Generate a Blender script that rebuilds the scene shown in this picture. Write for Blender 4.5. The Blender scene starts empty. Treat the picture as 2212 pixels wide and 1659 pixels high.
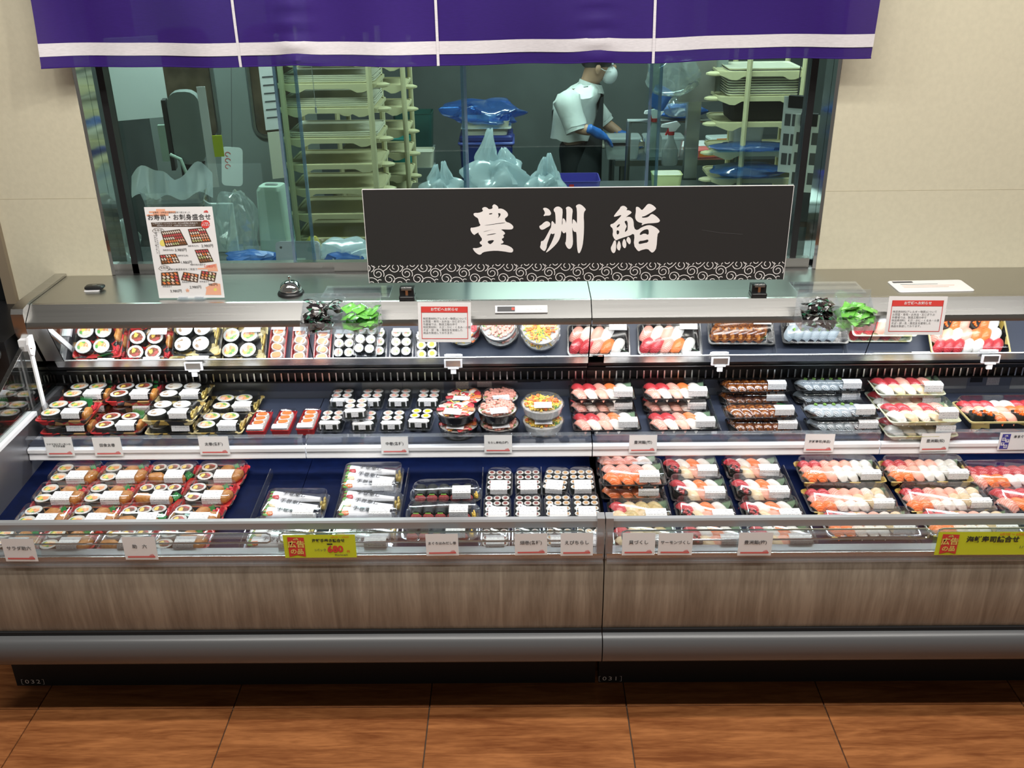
import bpy, math, random
from mathutils import Vector, Matrix
random.seed(11)
S = bpy.context.scene
COL = S.collection
PI = math.pi

# ------------------------------------------------------------------ camera
F, PITCH, ROLL, YAW, CAMH = 2074.944, 0.437687, -0.011907, -0.009177, 2.13   # focal length in px of the 2212x1659 frame
_fw = Vector((math.sin(YAW) * math.cos(PITCH), math.cos(YAW) * math.cos(PITCH), -math.sin(PITCH)))
_r = Vector((math.cos(YAW), -math.sin(YAW), 0)); _u = _r.cross(_fw)
RT = math.cos(ROLL) * _r + math.sin(ROLL) * _u
UP = -math.sin(ROLL) * _r + math.cos(ROLL) * _u
CAMP = Vector((0, 0, CAMH))
cam = bpy.data.objects.new('camera', bpy.data.cameras.new('camera'))
COL.objects.link(cam)
cam.data.sensor_width = 36; cam.data.lens = F / 2212 * 36
cam.data.clip_start = .05
m = Matrix((RT, UP, -_fw)).transposed().to_4x4(); m.translation = CAMP
cam.matrix_world = m
S.camera = cam

def ray(x, y): return (x - 1106) / F * RT - (y - 829.5) / F * UP + _fw
def pY(x, y, Y): d = ray(x, y); return CAMP + d * (Y / d.y)
def pZ(x, y, Z): d = ray(x, y); return CAMP + d * ((Z - CAMH) / d.z)
def pX(x, y, X): d = ray(x, y); return CAMP + d * (X / d.x)

# ------------------------------------------------------------------ world, lights, exposure
S.view_settings.view_transform = 'Standard'; S.view_settings.look = 'None'
S.view_settings.gamma = 1; S.view_settings.use_curve_mapping = False
S.view_settings.exposure = -0.22
S.cycles.transparent_max_bounces = 24
S.cycles.max_bounces = 7; S.cycles.diffuse_bounces = 3; S.cycles.glossy_bounces = 4
W = bpy.data.worlds.new('store_interior'); S.world = W; W.use_nodes = True
W.node_tree.nodes['Background'].inputs[0].default_value = (1, .93, .82, 1)
W.node_tree.nodes['Background'].inputs[1].default_value = .13

def area(name, loc, size, power, color, target=None, shape='RECTANGLE', spread=PI):
    l = bpy.data.lights.new(name, 'AREA'); l.shape = shape
    l.size = size[0]; l.size_y = size[1]; l.energy = power; l.color = color; l.spread = spread
    o = bpy.data.objects.new(name, l); COL.objects.link(o); o.location = loc
    d = (Vector(target) if target else Vector((loc[0], loc[1], 0))) - Vector(loc)
    o.rotation_euler = d.to_track_quat('-Z', 'Y').to_euler()
    return o
WARM = (1, .94, .84); COOL = (.86, .93, 1); NEUT = (1, .965, .91)
# store ceiling: one row of linear lamps over the aisle and warm spots washing the wall
area('aisle_lamp', (-.9, 1.88, 3.1), (1.2, .10), 25, NEUT)
area('aisle_lamp', (.7, 1.88, 3.1), (1.2, .10), 25, NEUT)
area('aisle_lamp', (2.3, 1.88, 3.1), (1.2, .10), 22, NEUT)
for ax in (-1.6, 0, 1.6): area('aisle_lamp', (ax, 1.25, 3.1), (1.2, .10), 27, NEUT)
def spot(loc, tgt, power, size, blend=.5, color=WARM, rad=.05):
    l = bpy.data.lights.new('ceiling_spot', 'SPOT'); l.energy = power; l.spot_size = size; l.spot_blend = blend
    l.color = color; l.shadow_soft_size = rad
    o = bpy.data.objects.new('ceiling_spot', l); COL.objects.link(o); o.location = loc
    o.rotation_euler = (Vector(tgt) - Vector(loc)).to_track_quat('-Z', 'Y').to_euler()
spot((.2, 1.9, 3.1), (-1.5, 3.1, 1.5), 44, math.radians(75), .7)
spot((-1.2, 1.9, 3.1), (-.8, 3.05, 1.75), 17, math.radians(70), .8, (1, .95, .88))
spot((1.4, 1.9, 3.1), (1.75, 3.1, 1.55), 25, math.radians(85), .8)
spot((.2, 1.9, 3.1), (.1, 3.0, 1.5), 12, math.radians(70), .8, (1, .95, .88))
# showcase LED strips: under the canopy lip and under the shelf rail
for cx in (-.69, .24 + .9):
    area('canopy_led', (cx, 2.846, 1.006), (1.7, .018), 5.2, COOL, (cx, 2.72, .6))
    area('shelf_led', (cx, 2.714, .646), (1.7, .012), 1.5, COOL, (cx, 2.60, .45))
# kitchen ceiling lamps
for kx, ky, kp in ((-1.2, 4.2, 48), (.9, 4.5, 52), (.3, 6.0, 60)):
    area('kitchen_lamp', (kx, ky, 2.55), (1.2, .25), kp, (.84, 1, .95))

# ------------------------------------------------------------------ materials
def nodes(name):
    mt = bpy.data.materials.new(name); mt.use_nodes = True
    nt = mt.node_tree
    for n in list(nt.nodes): nt.nodes.remove(n)
    out = nt.nodes.new('ShaderNodeOutputMaterial')
    return mt, nt, out
def N(nt, t, **kw):
    n = nt.nodes.new(t)
    for k, v in kw.items():
        if k.startswith('i_'): n.inputs[int(k[2:]) if k[2:].isdigit() else k[2:]].default_value = v
        else: setattr(n, k, v)
    return n
def c4(c): return (c[0], c[1], c[2], 1)
def ramp(nt, stops, interp='LINEAR'):
    r = nt.nodes.new('ShaderNodeValToRGB'); e = r.color_ramp; e.interpolation = interp
    while len(e.elements) < len(stops): e.elements.new(.5)
    for k, (p, c) in enumerate(stops): e.elements[k].position = p; e.elements[k].color = c4(c)
    return r
def coords(nt, scale=(1, 1, 1), rot=(0, 0, 0), src='Object'):
    t = nt.nodes.new('ShaderNodeTexCoord'); mp = nt.nodes.new('ShaderNodeMapping')
    mp.inputs['Scale'].default_value = scale; mp.inputs['Rotation'].default_value = rot
    nt.links.new(t.outputs[src], mp.inputs[0]); return mp
def mat(name, col, rough=.5, metal=0, var=0, scale=20, bump=0, coat=0, col2=None, stretch=(1, 1, 1), sss=0, emit=0, spec=.5, sheen=0):
    mt, nt, out = nodes(name)
    b = N(nt, 'ShaderNodeBsdfPrincipled')
    b.inputs['Base Color'].default_value = c4(col); b.inputs['Roughness'].default_value = rough
    b.inputs['Metallic'].default_value = metal; b.inputs['Coat Weight'].default_value = coat
    b.inputs['Specular IOR Level'].default_value = spec; b.inputs['Sheen Weight'].default_value = sheen
    if emit:
        b.inputs['Emission Color'].default_value = c4(col); b.inputs['Emission Strength'].default_value = emit
    if sss:
        b.inputs['Subsurface Weight'].default_value = sss; b.inputs['Subsurface Radius'].default_value = (.01, .006, .004)
        b.inputs['Subsurface Scale'].default_value = .5
    if var or col2 or bump:
        mp = coords(nt, stretch)
        n = N(nt, 'ShaderNodeTexNoise', i_Scale=scale, i_Detail=3.0); nt.links.new(mp.outputs[0], n.inputs['Vector'])
        if var or col2:
            c2 = col2 or tuple(x * (1 - var) for x in col)
            r = ramp(nt, [(.35, c2), (.65, col)]); nt.links.new(n.outputs[0], r.inputs[0])
            nt.links.new(r.outputs[0], b.inputs['Base Color'])
        if bump:
            bp = N(nt, 'ShaderNodeBump', i_Strength=min(1, bump), i_Distance=.003)
            nt.links.new(n.outputs[0], bp.inputs['Height']); nt.links.new(bp.outputs[0], b.inputs['Normal'])
    nt.links.new(b.outputs[0], out.inputs[0])
    return mt
def clear(name, tint=(.97, .98, 1), base=.03, edge=.55, rough=.04, power=2.5, milky=0, milk=(.9, .95, 1)):
    """thin clear sheet: transparent with a facing-dependent gloss, optionally a little milky"""
    mt, nt, out = nodes(name)
    tr = N(nt, 'ShaderNodeBsdfTransparent'); tr.inputs[0].default_value = c4(tint)
    gl = N(nt, 'ShaderNodeBsdfGlossy', i_Roughness=rough); gl.inputs[0].default_value = (1, 1, 1, 1)
    lw = N(nt, 'ShaderNodeLayerWeight', i_Blend=.5)
    pw = N(nt, 'ShaderNodeMath', operation='POWER'); pw.inputs[1].default_value = power
    ma = N(nt, 'ShaderNodeMath', operation='MULTIPLY_ADD'); ma.inputs[1].default_value = edge; ma.inputs[2].default_value = base
    nt.links.new(lw.outputs['Facing'], pw.inputs[0]); nt.links.new(pw.outputs[0], ma.inputs[0])
    mx = N(nt, 'ShaderNodeMixShader'); nt.links.new(ma.outputs[0], mx.inputs[0])
    src = tr
    if milky:
        df = N(nt, 'ShaderNodeBsdfDiffuse'); df.inputs[0].default_value = c4(milk)
        tl = N(nt, 'ShaderNodeBsdfTranslucent'); tl.inputs[0].default_value = c4(milk)
        m0 = N(nt, 'ShaderNodeMixShader', i_0=.5); nt.links.new(df.outputs[0], m0.inputs[1]); nt.links.new(tl.outputs[0], m0.inputs[2])
        m1 = N(nt, 'ShaderNodeMixShader', i_0=milky); nt.links.new(tr.outputs[0], m1.inputs[1]); nt.links.new(m0.outputs[0], m1.inputs[2]); src = m1
    nt.links.new(src.outputs[0], mx.inputs[1]); nt.links.new(gl.outputs[0], mx.inputs[2])
    nt.links.new(mx.outputs[0], out.inputs[0])
    return mt
def patchy(name, stops, scale, rough=.4, metal=0, stretch=(1, 1, 1), src='Object', coat=0, feature='F1'):
    """flat patches of printed colour (voronoi cells)"""
    mt, nt, out = nodes(name)
    b = N(nt, 'ShaderNodeBsdfPrincipled', i_Roughness=rough, i_Metallic=metal); b.inputs['Coat Weight'].default_value = coat
    mp = coords(nt, stretch, src=src)
    v = N(nt, 'ShaderNodeTexVoronoi', i_Scale=scale); nt.links.new(mp.outputs[0], v.inputs['Vector'])
    r = ramp(nt, stops, 'CONSTANT'); s = N(nt, 'ShaderNodeSeparateColor')
    nt.links.new(v.outputs['Color'], s.inputs[0]); nt.links.new(s.outputs[0], r.inputs[0])
    nt.links.new(r.outputs[0], b.inputs['Base Color']); nt.links.new(b.outputs[0], out.inputs[0])
    return mt
def striped(name, c1, c2, scale, rough=.35, dist=2, rot=(0, 0, 0), sss=0, lo=.35, hi=.65):
    mt, nt, out = nodes(name)
    b = N(nt, 'ShaderNodeBsdfPrincipled', i_Roughness=rough)
    b.inputs['Coat Weight'].default_value = .3; b.inputs['Coat Roughness'].default_value = .2
    mp = coords(nt, rot=rot)
    w = N(nt, 'ShaderNodeTexWave', i_Scale=scale, i_Distortion=dist, i_Detail=2.0); nt.links.new(mp.outputs[0], w.inputs['Vector'])
    r = ramp(nt, [(lo, c1), (hi, c2)]); nt.links.new(w.outputs[0], r.inputs[0])
    nt.links.new(r.outputs[0], b.inputs['Base Color']); nt.links.new(b.outputs[0], out.inputs[0])
    return mt
def sticker_mat(name):
    """white price sticker with rows of illegible grey print (object space, x across, y along)"""
    mt, nt, out = nodes(name)
    b = N(nt, 'ShaderNodeBsdfPrincipled', i_Roughness=.55)
    mp = coords(nt, (1, 1, 1), src='UV')
    sp = N(nt, 'ShaderNodeSeparateXYZ'); nt.links.new(mp.outputs[0], sp.inputs[0])
    rows = N(nt, 'ShaderNodeMath', operation='MULTIPLY'); rows.inputs[1].default_value = 9 * 2 * PI; nt.links.new(sp.outputs[1], rows.inputs[0])
    sn = N(nt, 'ShaderNodeMath', operation='SINE'); nt.links.new(rows.outputs[0], sn.inputs[0])
    gt = N(nt, 'ShaderNodeMath', operation='GREATER_THAN'); gt.inputs[1].default_value = .1; nt.links.new(sn.outputs[0], gt.inputs[0])
    mp2 = coords(nt, (26, 9, 1), src='UV')
    ns = N(nt, 'ShaderNodeTexNoise', i_Scale=1.6, i_Detail=3.0); nt.links.new(mp2.outputs[0], ns.inputs['Vector'])
    g2 = N(nt, 'ShaderNodeMath', operation='GREATER_THAN'); g2.inputs[1].default_value = .52; nt.links.new(ns.outputs[0], g2.inputs[0])
    mu = N(nt, 'ShaderNodeMath', operation='MULTIPLY'); nt.links.new(gt.outputs[0], mu.inputs[0]); nt.links.new(g2.outputs[0], mu.inputs[1])
    mx = N(nt, 'ShaderNodeMix', data_type='RGBA'); mx.inputs[6].default_value = (.78, .78, .79, 1); mx.inputs[7].default_value = (.25, .26, .28, 1)
    nt.links.new(mu.outputs[0], mx.inputs[0]); nt.links.new(mx.outputs[2], b.inputs['Base Color']); nt.links.new(b.outputs[0], out.inputs[0])
    return mt
def brushed(name, col, rough, metal=1, aniso_scale=(2, 300, 300)):
    mt, nt, out = nodes(name)
    b = N(nt, 'ShaderNodeBsdfPrincipled', i_Metallic=metal); b.inputs['Base Color'].default_value = c4(col)
    mp = coords(nt, aniso_scale); n = N(nt, 'ShaderNodeTexNoise', i_Scale=1.0, i_Detail=2.0); nt.links.new(mp.outputs[0], n.inputs['Vector'])
    mr = N(nt, 'ShaderNodeMapRange', i_3=rough * .9, i_4=rough * 1.12); nt.links.new(n.outputs[0], mr.inputs[0])
    nt.links.new(mr.outputs[0], b.inputs['Roughness']); nt.links.new(b.outputs[0], out.inputs[0])
    return mt
def wood(name, dark, light, scale, stretch, rough, rot=(0, 0, 0), per_object=False):
    mt, nt, out = nodes(name)
    b = N(nt, 'ShaderNodeBsdfPrincipled', i_Roughness=rough)
    mp = coords(nt, stretch, rot)
    if per_object:
        oi = N(nt, 'ShaderNodeObjectInfo'); va = N(nt, 'ShaderNodeVectorMath', operation='SCALE'); cb = N(nt, 'ShaderNodeCombineXYZ')
        ml = N(nt, 'ShaderNodeMath', operation='MULTIPLY'); ml.inputs[1].default_value = 40; nt.links.new(oi.outputs['Random'], ml.inputs[0])
        for i in range(3): nt.links.new(ml.outputs[0], cb.inputs[i])
        ad = N(nt, 'ShaderNodeVectorMath', operation='ADD'); nt.links.new(mp.outputs[0], ad.inputs[0]); nt.links.new(cb.outputs[0], ad.inputs[1]); vec = ad
    else: vec = mp
    n1 = N(nt, 'ShaderNodeTexNoise', i_Scale=scale, i_Detail=5.0, i_Roughness=.62, i_Distortion=.9); nt.links.new(vec.outputs[0], n1.inputs['Vector'])
    n2 = N(nt, 'ShaderNodeTexNoise', i_Scale=scale * 7, i_Detail=3.0); nt.links.new(vec.outputs[0], n2.inputs['Vector'])
    av = N(nt, 'ShaderNodeMath', operation='MULTIPLY_ADD'); av.inputs[1].default_value = .35; nt.links.new(n2.outputs[0], av.inputs[0]); nt.links.new(n1.outputs[0], av.inputs[2])
    mid = tuple((a + c) / 2 for a, c in zip(dark, light))
    r = ramp(nt, [(.48, dark), (.68, mid), (.85, light)]); nt.links.new(av.outputs[0], r.inputs[0])
    nt.links.new(r.outputs[0], b.inputs['Base Color']); nt.links.new(b.outputs[0], out.inputs[0])
    return mt

MT = {}
MT['wall'] = mat('cream_wall', (.63, .585, .44), .75, var=.05, scale=60, bump=.15)
MT['trim_brown'] = mat('brown_edge', (.24, .19, .13), .6)
MT['dark_wall'] = mat('dark_panel', (.012, .013, .014), .25)
MT['floor_tile'] = wood('floor_wood_tile', (.19, .058, .017), (.43, .165, .055), 3.0, (1.0, 8, 8), .36, per_object=True)
MT['grout'] = mat('grout', (.10, .075, .055), .8)
MT['steel'] = brushed('brushed_steel', (.56, .555, .54), .26)
MT['steel_top'] = brushed('steel_counter', (.50, .49, .465), .30)
MT['steel_dark'] = brushed('steel_dark', (.30, .30, .30), .3)
MT['rail_grey'] = mat('rail_grey', (.34, .34, .345), .32, .35)
MT['chrome'] = mat('chrome', (.85, .85, .85), .07, 1)
MT['mirror'] = mat('mirror', (.93, .95, .95), .015, 1)
MT['black_metal'] = mat('black_metal', (.012, .012, .013), .35)
MT['black_matte'] = mat('black_matte', (.008, .008, .009), .7)
MT['fascia'] = wood('fascia_wood', (.23, .195, .15), (.40, .35, .275), 2.2, (9, 9, .8), .38)
MT['bumper'] = mat('grey_bumper', (.105, .108, .112), .32, spec=.6)
MT['bumper_low'] = mat('grey_bumper_low', (.16, .145, .13), .35)
MT['deck'] = mat('navy_deck', (.002, .006, .034), .6, spec=.08, var=.3, scale=30)
MT['white_metal'] = mat('white_metal', (.88, .88, .90), .3)
MT['white_plastic'] = mat('white_plastic', (.82, .82, .84), .35)
MT['back_panel'] = brushed('case_back_panel', (.20, .22, .26), .35, .6)
MT['side_panel'] = brushed('case_side_panel', (.30, .30, .32), .3, .8)
MT['glass'] = clear('case_glass', (.93, .96, .95), .05, .6, .01)
MT['acrylic'] = clear('acrylic', (.93, .95, .97), .07, .6, .05, milky=.10)
MT['rail_acrylic'] = clear('rail_acrylic', (.96, .97, .98), .05, .5, .04, milky=.02)
MT['window_glass'] = clear('window_glass', (.70, .78, .76), .045, .7, .01, 3)
MT['pane_edge'] = clear('pane_edge', (.62, .72, .86), .12, .5, .1, milky=.25, milk=(.5, .6, .75))
MT['paper'] = mat('card_paper', (.88, .88, .88), .6)
MT['paper_white'] = mat('white_paper', (.86, .85, .85), .5)
MT['ink'] = mat('ink', (.03, .03, .032), .6)
MT['ink_grey'] = mat('grey_ink', (.09, .09, .095), .6)
MT['red_print'] = mat('red_print', (.72, .06, .05), .55)
MT['coral_print'] = mat('coral_print', (.74, .16, .15), .55)
MT['peach_print'] = mat('peach_print', (.88, .45, .30), .55)
MT['brown_print'] = mat('brown_print', (.09, .055, .035), .55)
MT['yellow_card'] = mat('yellow_card', (.66, .74, .03), .55)
MT['yellow_ink'] = mat('yellow_ink', (.85, .72, .18), .55)
MT['orange_ink'] = mat('orange_ink', (.80, .22, .03), .55)
MT['blue_print'] = mat('blue_print', (.05, .05, .32), .55)
MT['board'] = mat('black_board', (.022, .022, .022), .42)
MT['board_white'] = mat('board_white', (.86, .82, .80), .5)
MT['sticker'] = sticker_mat('price_sticker')

# ------------------------------------------------------------------ mesh helpers
class MB:
    def __init__(s): s.v = []; s.f = []; s.mi = []; s.uv = {}
    def add(s, vs, fs, m=0, M_=None):
        b = len(s.v)
        s.v += [tuple(M_ @ Vector(q)) if M_ else tuple(q) for q in vs]
        s.f += [tuple(b + i for i in f) for f in fs]; s.mi += [m] * len(fs); return s
    def box(s, x0, x1, y0, y1, z0, z1, m=0, M_=None):
        vs = [(x, y, z) for x in (x0, x1) for y in (y0, y1) for z in (z0, z1)]
        return s.add(vs, [(0, 1, 3, 2), (4, 6, 7, 5), (0, 4, 5, 1), (2, 3, 7, 6), (0, 2, 6, 4), (1, 5, 7, 3)], m, M_)
    def loft(s, secs, cap0=True, cap1=True, m=0, M_=None, closed=True):
        n = len(secs[0]); vs = [q for sec in secs for q in sec]; fs = []
        for k in range(len(secs) - 1):
            for i in range(n if closed else n - 1):
                j = (i + 1) % n; fs.append((k * n + i, k * n + j, (k + 1) * n + j, (k + 1) * n + i))
        if cap0: fs.append(tuple(range(n - 1, -1, -1)))
        if cap1: fs.append(tuple((len(secs) - 1) * n + i for i in range(n)))
        return s.add(vs, fs, m, M_)
    def lathe(s, prof, n=16, c=(0, 0, 0), m=0, sx=1, sy=1, cap0=True, cap1=True, M_=None):
        secs = [[(c[0] + r * sx * math.cos(2 * PI * i / n), c[1] + r * sy * math.sin(2 * PI * i / n), c[2] + z) for i in range(n)] for r, z in prof]
        return s.loft(secs, cap0, cap1, m, M_)
    def tube(s, pts, r, n=8, m=0, closed=False, M_=None):
        pts = [Vector(q) for q in pts]; secs = []; prev = None; L = len(pts)
        for i, q in enumerate(pts):
            a = pts[(i - 1) % L] if (closed or i) else q; b = pts[(i + 1) % L] if (closed or i < L - 1) else q
            t = (b - a).normalized()
            if prev is None: prev = t.orthogonal().normalized()
            prev = (prev - t * prev.dot(t)).normalized(); bn = t.cross(prev)
            rr = r[i] if isinstance(r, (list, tuple)) else r
            secs.append([tuple(q + rr * (math.cos(2 * PI * k / n) * prev + math.sin(2 * PI * k / n) * bn)) for k in range(n)])
        if closed: secs.append(secs[0])
        return s.loft(secs, not closed, not closed, m, M_)
    def ball(s, c, r, n=8, k=5, m=0, M_=None, e=1.0):
        r = r if isinstance(r, (list, tuple)) else (r, r, r)
        P = lambda v: math.copysign(abs(v) ** e, v)
        secs = []
        for a in range(1, k):
            t = PI * a / k
            secs.append([(c[0] + r[0] * P(math.cos(2 * PI * i / n)) * P(math.sin(t)), c[1] + r[1] * P(math.sin(2 * PI * i / n)) * P(math.sin(t)), c[2] - r[2] * P(math.cos(t))) for i in range(n)])
        return s.loft(secs, True, True, m, M_)
    def grid(s, fn, nu, nv, m=0, M_=None, uv=False):
        vs = [fn(i / nu, j / nv) for j in range(nv + 1) for i in range(nu + 1)]
        b = len(s.v)
        if uv:
            for j in range(nv + 1):
                for i in range(nu + 1): s.uv[b + j * (nu + 1) + i] = (i / nu, j / nv)
        return s.add(vs, [(j * (nu + 1) + i, j * (nu + 1) + i + 1, (j + 1) * (nu + 1) + i + 1, (j + 1) * (nu + 1) + i) for j in range(nv) for i in range(nu)], m, M_)
    def prism(s, poly, x0, x1, m=0, axis='X', M_=None):
        """extrude a polygon given as (y,z) along X, (x,z) along Y or (x,y) along Z"""
        f = {'X': lambda t, q: (t, q[0], q[1]), 'Y': lambda t, q: (q[0], t, q[1]), 'Z': lambda t, q: (q[0], q[1], t)}[axis]
        return s.loft([[f(x0, q) for q in poly], [f(x1, q) for q in poly]], True, True, m, M_)
    def mesh(s, name, mats, smooth=False):
        me = bpy.data.meshes.new(name); me.from_pydata(s.v, [], s.f)
        for k in (mats if isinstance(mats, (list, tuple)) else [mats]): me.materials.append(MT[k] if isinstance(k, str) else k)
        if len(me.materials) > 1: me.polygons.foreach_set('material_index', s.mi)
        if s.uv:
            l = me.uv_layers.new(name='UVMap')
            for lp in me.loops: l.data[lp.index].uv = s.uv.get(lp.vertex_index, (0, 0))
        me.update()
        import bmesh
        bm = bmesh.new(); bm.from_mesh(me); bmesh.ops.recalc_face_normals(bm, faces=bm.faces); bm.to_mesh(me); bm.free()
        if smooth:
            me.polygons.foreach_set('use_smooth', [True] * len(me.polygons))
            if smooth != 'all': me.set_sharp_from_angle(angle=math.radians(smooth if smooth is not True else 40))
        return me
    def build(s, name, mats, parent=None, smooth=False, loc=None, rot=None, **kw):
        return inst(name, s.mesh(name, mats, smooth), parent, loc, rot, **kw)
def inst(name, me, parent=None, loc=None, rot=None, scale=None, **kw):
    o = bpy.data.objects.new(name, me); COL.objects.link(o)
    if parent: o.parent = parent
    if loc is not None: o.location = loc
    if rot is not None: o.rotation_euler = rot
    if scale is not None: o.scale = scale
    for k, v in kw.items(): o[k] = v
    return o
def thing(name, label, cat, loc=(0, 0, 0), rot=(0, 0, 0), group=None):
    o = bpy.data.objects.new(name, None); COL.objects.link(o); o.empty_display_size = .03
    o.location = loc; o.rotation_euler = rot; o['label'] = label; o['category'] = cat
    if group: o['group'] = group
    return o
def tag(o, label, cat, group=None):
    o['label'] = label; o['category'] = cat
    if group: o['group'] = group
    return o
def copy_tree(o, parent=None):
    c = o.copy(); COL.objects.link(c); c.parent = parent
    for ch in o.children: copy_tree(ch, c)
    return c
def rrect(w, d, r, z, n=3, cx=0, cy=0):
    r = min(r, w / 2 - 1e-5, d / 2 - 1e-5); out = []
    for sx, sy, a0 in ((1, 1, 0), (-1, 1, 90), (-1, -1, 180), (1, -1, 270)):
        for k in range(n + 1):
            a = math.radians(a0 + 90 * k / n)
            out.append((cx + sx * (w / 2 - r) + r * math.cos(a), cy + sy * (d / 2 - r) + r * math.sin(a), z))
    return out
def rbox(mb, w, d, h, r=.004, cx=0, cy=0, z=0, m=0, M_=None, n=3):
    """box with rounded vertical edges and small top and bottom chamfers"""
    c = min(r * .5, h * .3)
    return mb.loft([rrect(w - 2 * c, d - 2 * c, r, z, n, cx, cy), rrect(w, d, r, z + c, n, cx, cy), rrect(w, d, r, z + h - c, n, cx, cy), rrect(w - 2 * c, d - 2 * c, r, z + h, n, cx, cy)], m=m, M_=M_)
_dg = None
def txt(body, size, mt, parent, loc, align='CENTER', bold=0, sx=1, rot=(PI / 2, 0, 0), name='lettering', spacing=1, line=1):
    cu = bpy.data.curves.new('text', 'FONT'); cu.body = body; cu.size = size; cu.align_x = align; cu.align_y = 'CENTER'
    cu.offset = bold; cu.space_character = spacing; cu.space_line = line; cu.resolution_u = 2
    o = bpy.data.objects.new('text', cu); COL.objects.link(o)
    dg = bpy.context.evaluated_depsgraph_get(); dg.update()
    me = bpy.data.meshes.new_from_object(o.evaluated_get(dg)); me.name = name
    bpy.data.objects.remove(o); bpy.data.curves.remove(cu)
    me.materials.clear(); me.materials.append(MT[mt])
    return inst(name, me, parent, loc, rot, (sx, 1, 1))
def outline(splines, mt, parent, fn, name, loc=(0, 0, 0), rot=(PI / 2, 0, 0)):
    """filled flat shape from closed outlines (holes allowed), fn maps outline units to metres"""
    cu = bpy.data.curves.new('shape', 'CURVE'); cu.dimensions = '2D'; cu.fill_mode = 'BOTH'
    for pts in splines:
        sp = cu.splines.new('POLY'); sp.points.add(len(pts) - 1); sp.use_cyclic_u = True
        for q, p_ in zip(pts, sp.points): a = fn(*q); p_.co = (a[0], a[1], 0, 1)
    o = bpy.data.objects.new('shape', cu); COL.objects.link(o)
    dg = bpy.context.evaluated_depsgraph_get(); dg.update()
    me = bpy.data.meshes.new_from_object(o.evaluated_get(dg)); me.name = name
    bpy.data.objects.remove(o); bpy.data.curves.remove(cu)
    me.materials.clear(); me.materials.append(MT[mt])
    return inst(name, me, parent, loc, rot)
def ribbon(mb, pts, w, y=0, m=0):
    """flat ribbon in the XZ plane following pts [(x,z)]"""
    L = len(pts); vs = []
    for i, (x, z) in enumerate(pts):
        a = pts[max(0, i - 1)]; b = pts[min(L - 1, i + 1)]; dx, dz = b[0] - a[0], b[1] - a[1]; l = math.hypot(dx, dz) or 1
        ww = w[i] if isinstance(w, list) else w
        nx, nz = -dz / l * ww / 2, dx / l * ww / 2
        vs += [(x + nx, y, z + nz), (x - nx, y, z - nz)]
    return mb.add(vs, [(2 * i, 2 * i + 1, 2 * i + 3, 2 * i + 2) for i in range(L - 1)], m)
def smooth_poly(pts, it=2):
    for _ in range(it):
        out = []
        for i, p_ in enumerate(pts):
            q = pts[(i + 1) % len(pts)]
            out += [(p_[0] * .75 + q[0] * .25, p_[1] * .75 + q[1] * .25), (p_[0] * .25 + q[0] * .75, p_[1] * .25 + q[1] * .75)]
        pts = out
    return pts

# ------------------------------------------------------------------ the setting
fl = MB().box(-4.2, 4.2, -1.2, 3.3, -.05, -.006).build('floor', 'grout', kind='structure')
tile = MB(); rbox(tile, .5965, .5965, .008, .002, z=-.008); tile_me = tile.mesh('floor_tile', 'floor_tile')
for i in range(-6, 6):
    for j in range(-5, 2):
        inst('floor_tile', tile_me, fl, (.3163 + .6 * i + .3, 2.234 + .6 * j + .3, 0))
WY = 3.17
wl = MB()
wl.box(-1.755, -1.412, WY, WY + .12, 0, 3.2).box(1.022, 3.6, WY, WY + .12, 0, 3.2)
wl.box(-1.412, 1.022, WY, WY + .12, 0, 1.055).box(-1.412, 1.022, WY, WY + .12, 2.25, 3.2)
wl.build('wall_back', 'wall', kind='structure')
MB().box(-1.79, -1.755, WY - .02, WY + .12, 0, 3.2).build('trim_1', 'trim_brown', kind='structure')
for k, zz in enumerate((1.345,)):
    MB().box(-1.755, -1.412, WY - .0006, WY, zz, zz + .0012).box(1.022, 3.6, WY - .0006, WY, zz, zz + .0012).build('trim_2', mat('wall_joint', (.52, .47, .34), .8), kind='structure')
MB().box(-4.2, -1.79, WY + .02, WY + .1, 0, 3.2).build('wall_left', 'dark_wall', kind='structure')
# kitchen shell behind the window
KY = 7.6
MT['kitchen_wall'] = mat('kitchen_wall', (.16, .18, .175), .35, var=.2, scale=3)
MT['kitchen_floor'] = mat('kitchen_floor', (.12, .075, .05), .4, var=.3, scale=5)
MB().box(-3.2, 3.4, WY + .12, KY, -.02, 0).build('floor_kitchen', 'kitchen_floor', kind='structure')
MB().box(-3.2, 3.4, KY, KY + .1, 0, 2.7).build('wall_kitchen', 'kitchen_wall', kind='structure')
MB().box(-2.3, -2.2, WY + .12, KY, 0, 2.7).build('wall_kitchen_left', 'kitchen_wall', kind='structure')
MB().box(2.6, 2.7, WY + .12, KY, 0, 2.7).build('wall_kitchen_right', 'kitchen_wall', kind='structure')
MB().box(-3.2, 3.4, WY + .12, KY, 2.7, 2.8).build('ceiling', mat('kitchen_ceiling', (.5, .52, .5), .7), kind='structure')

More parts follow.
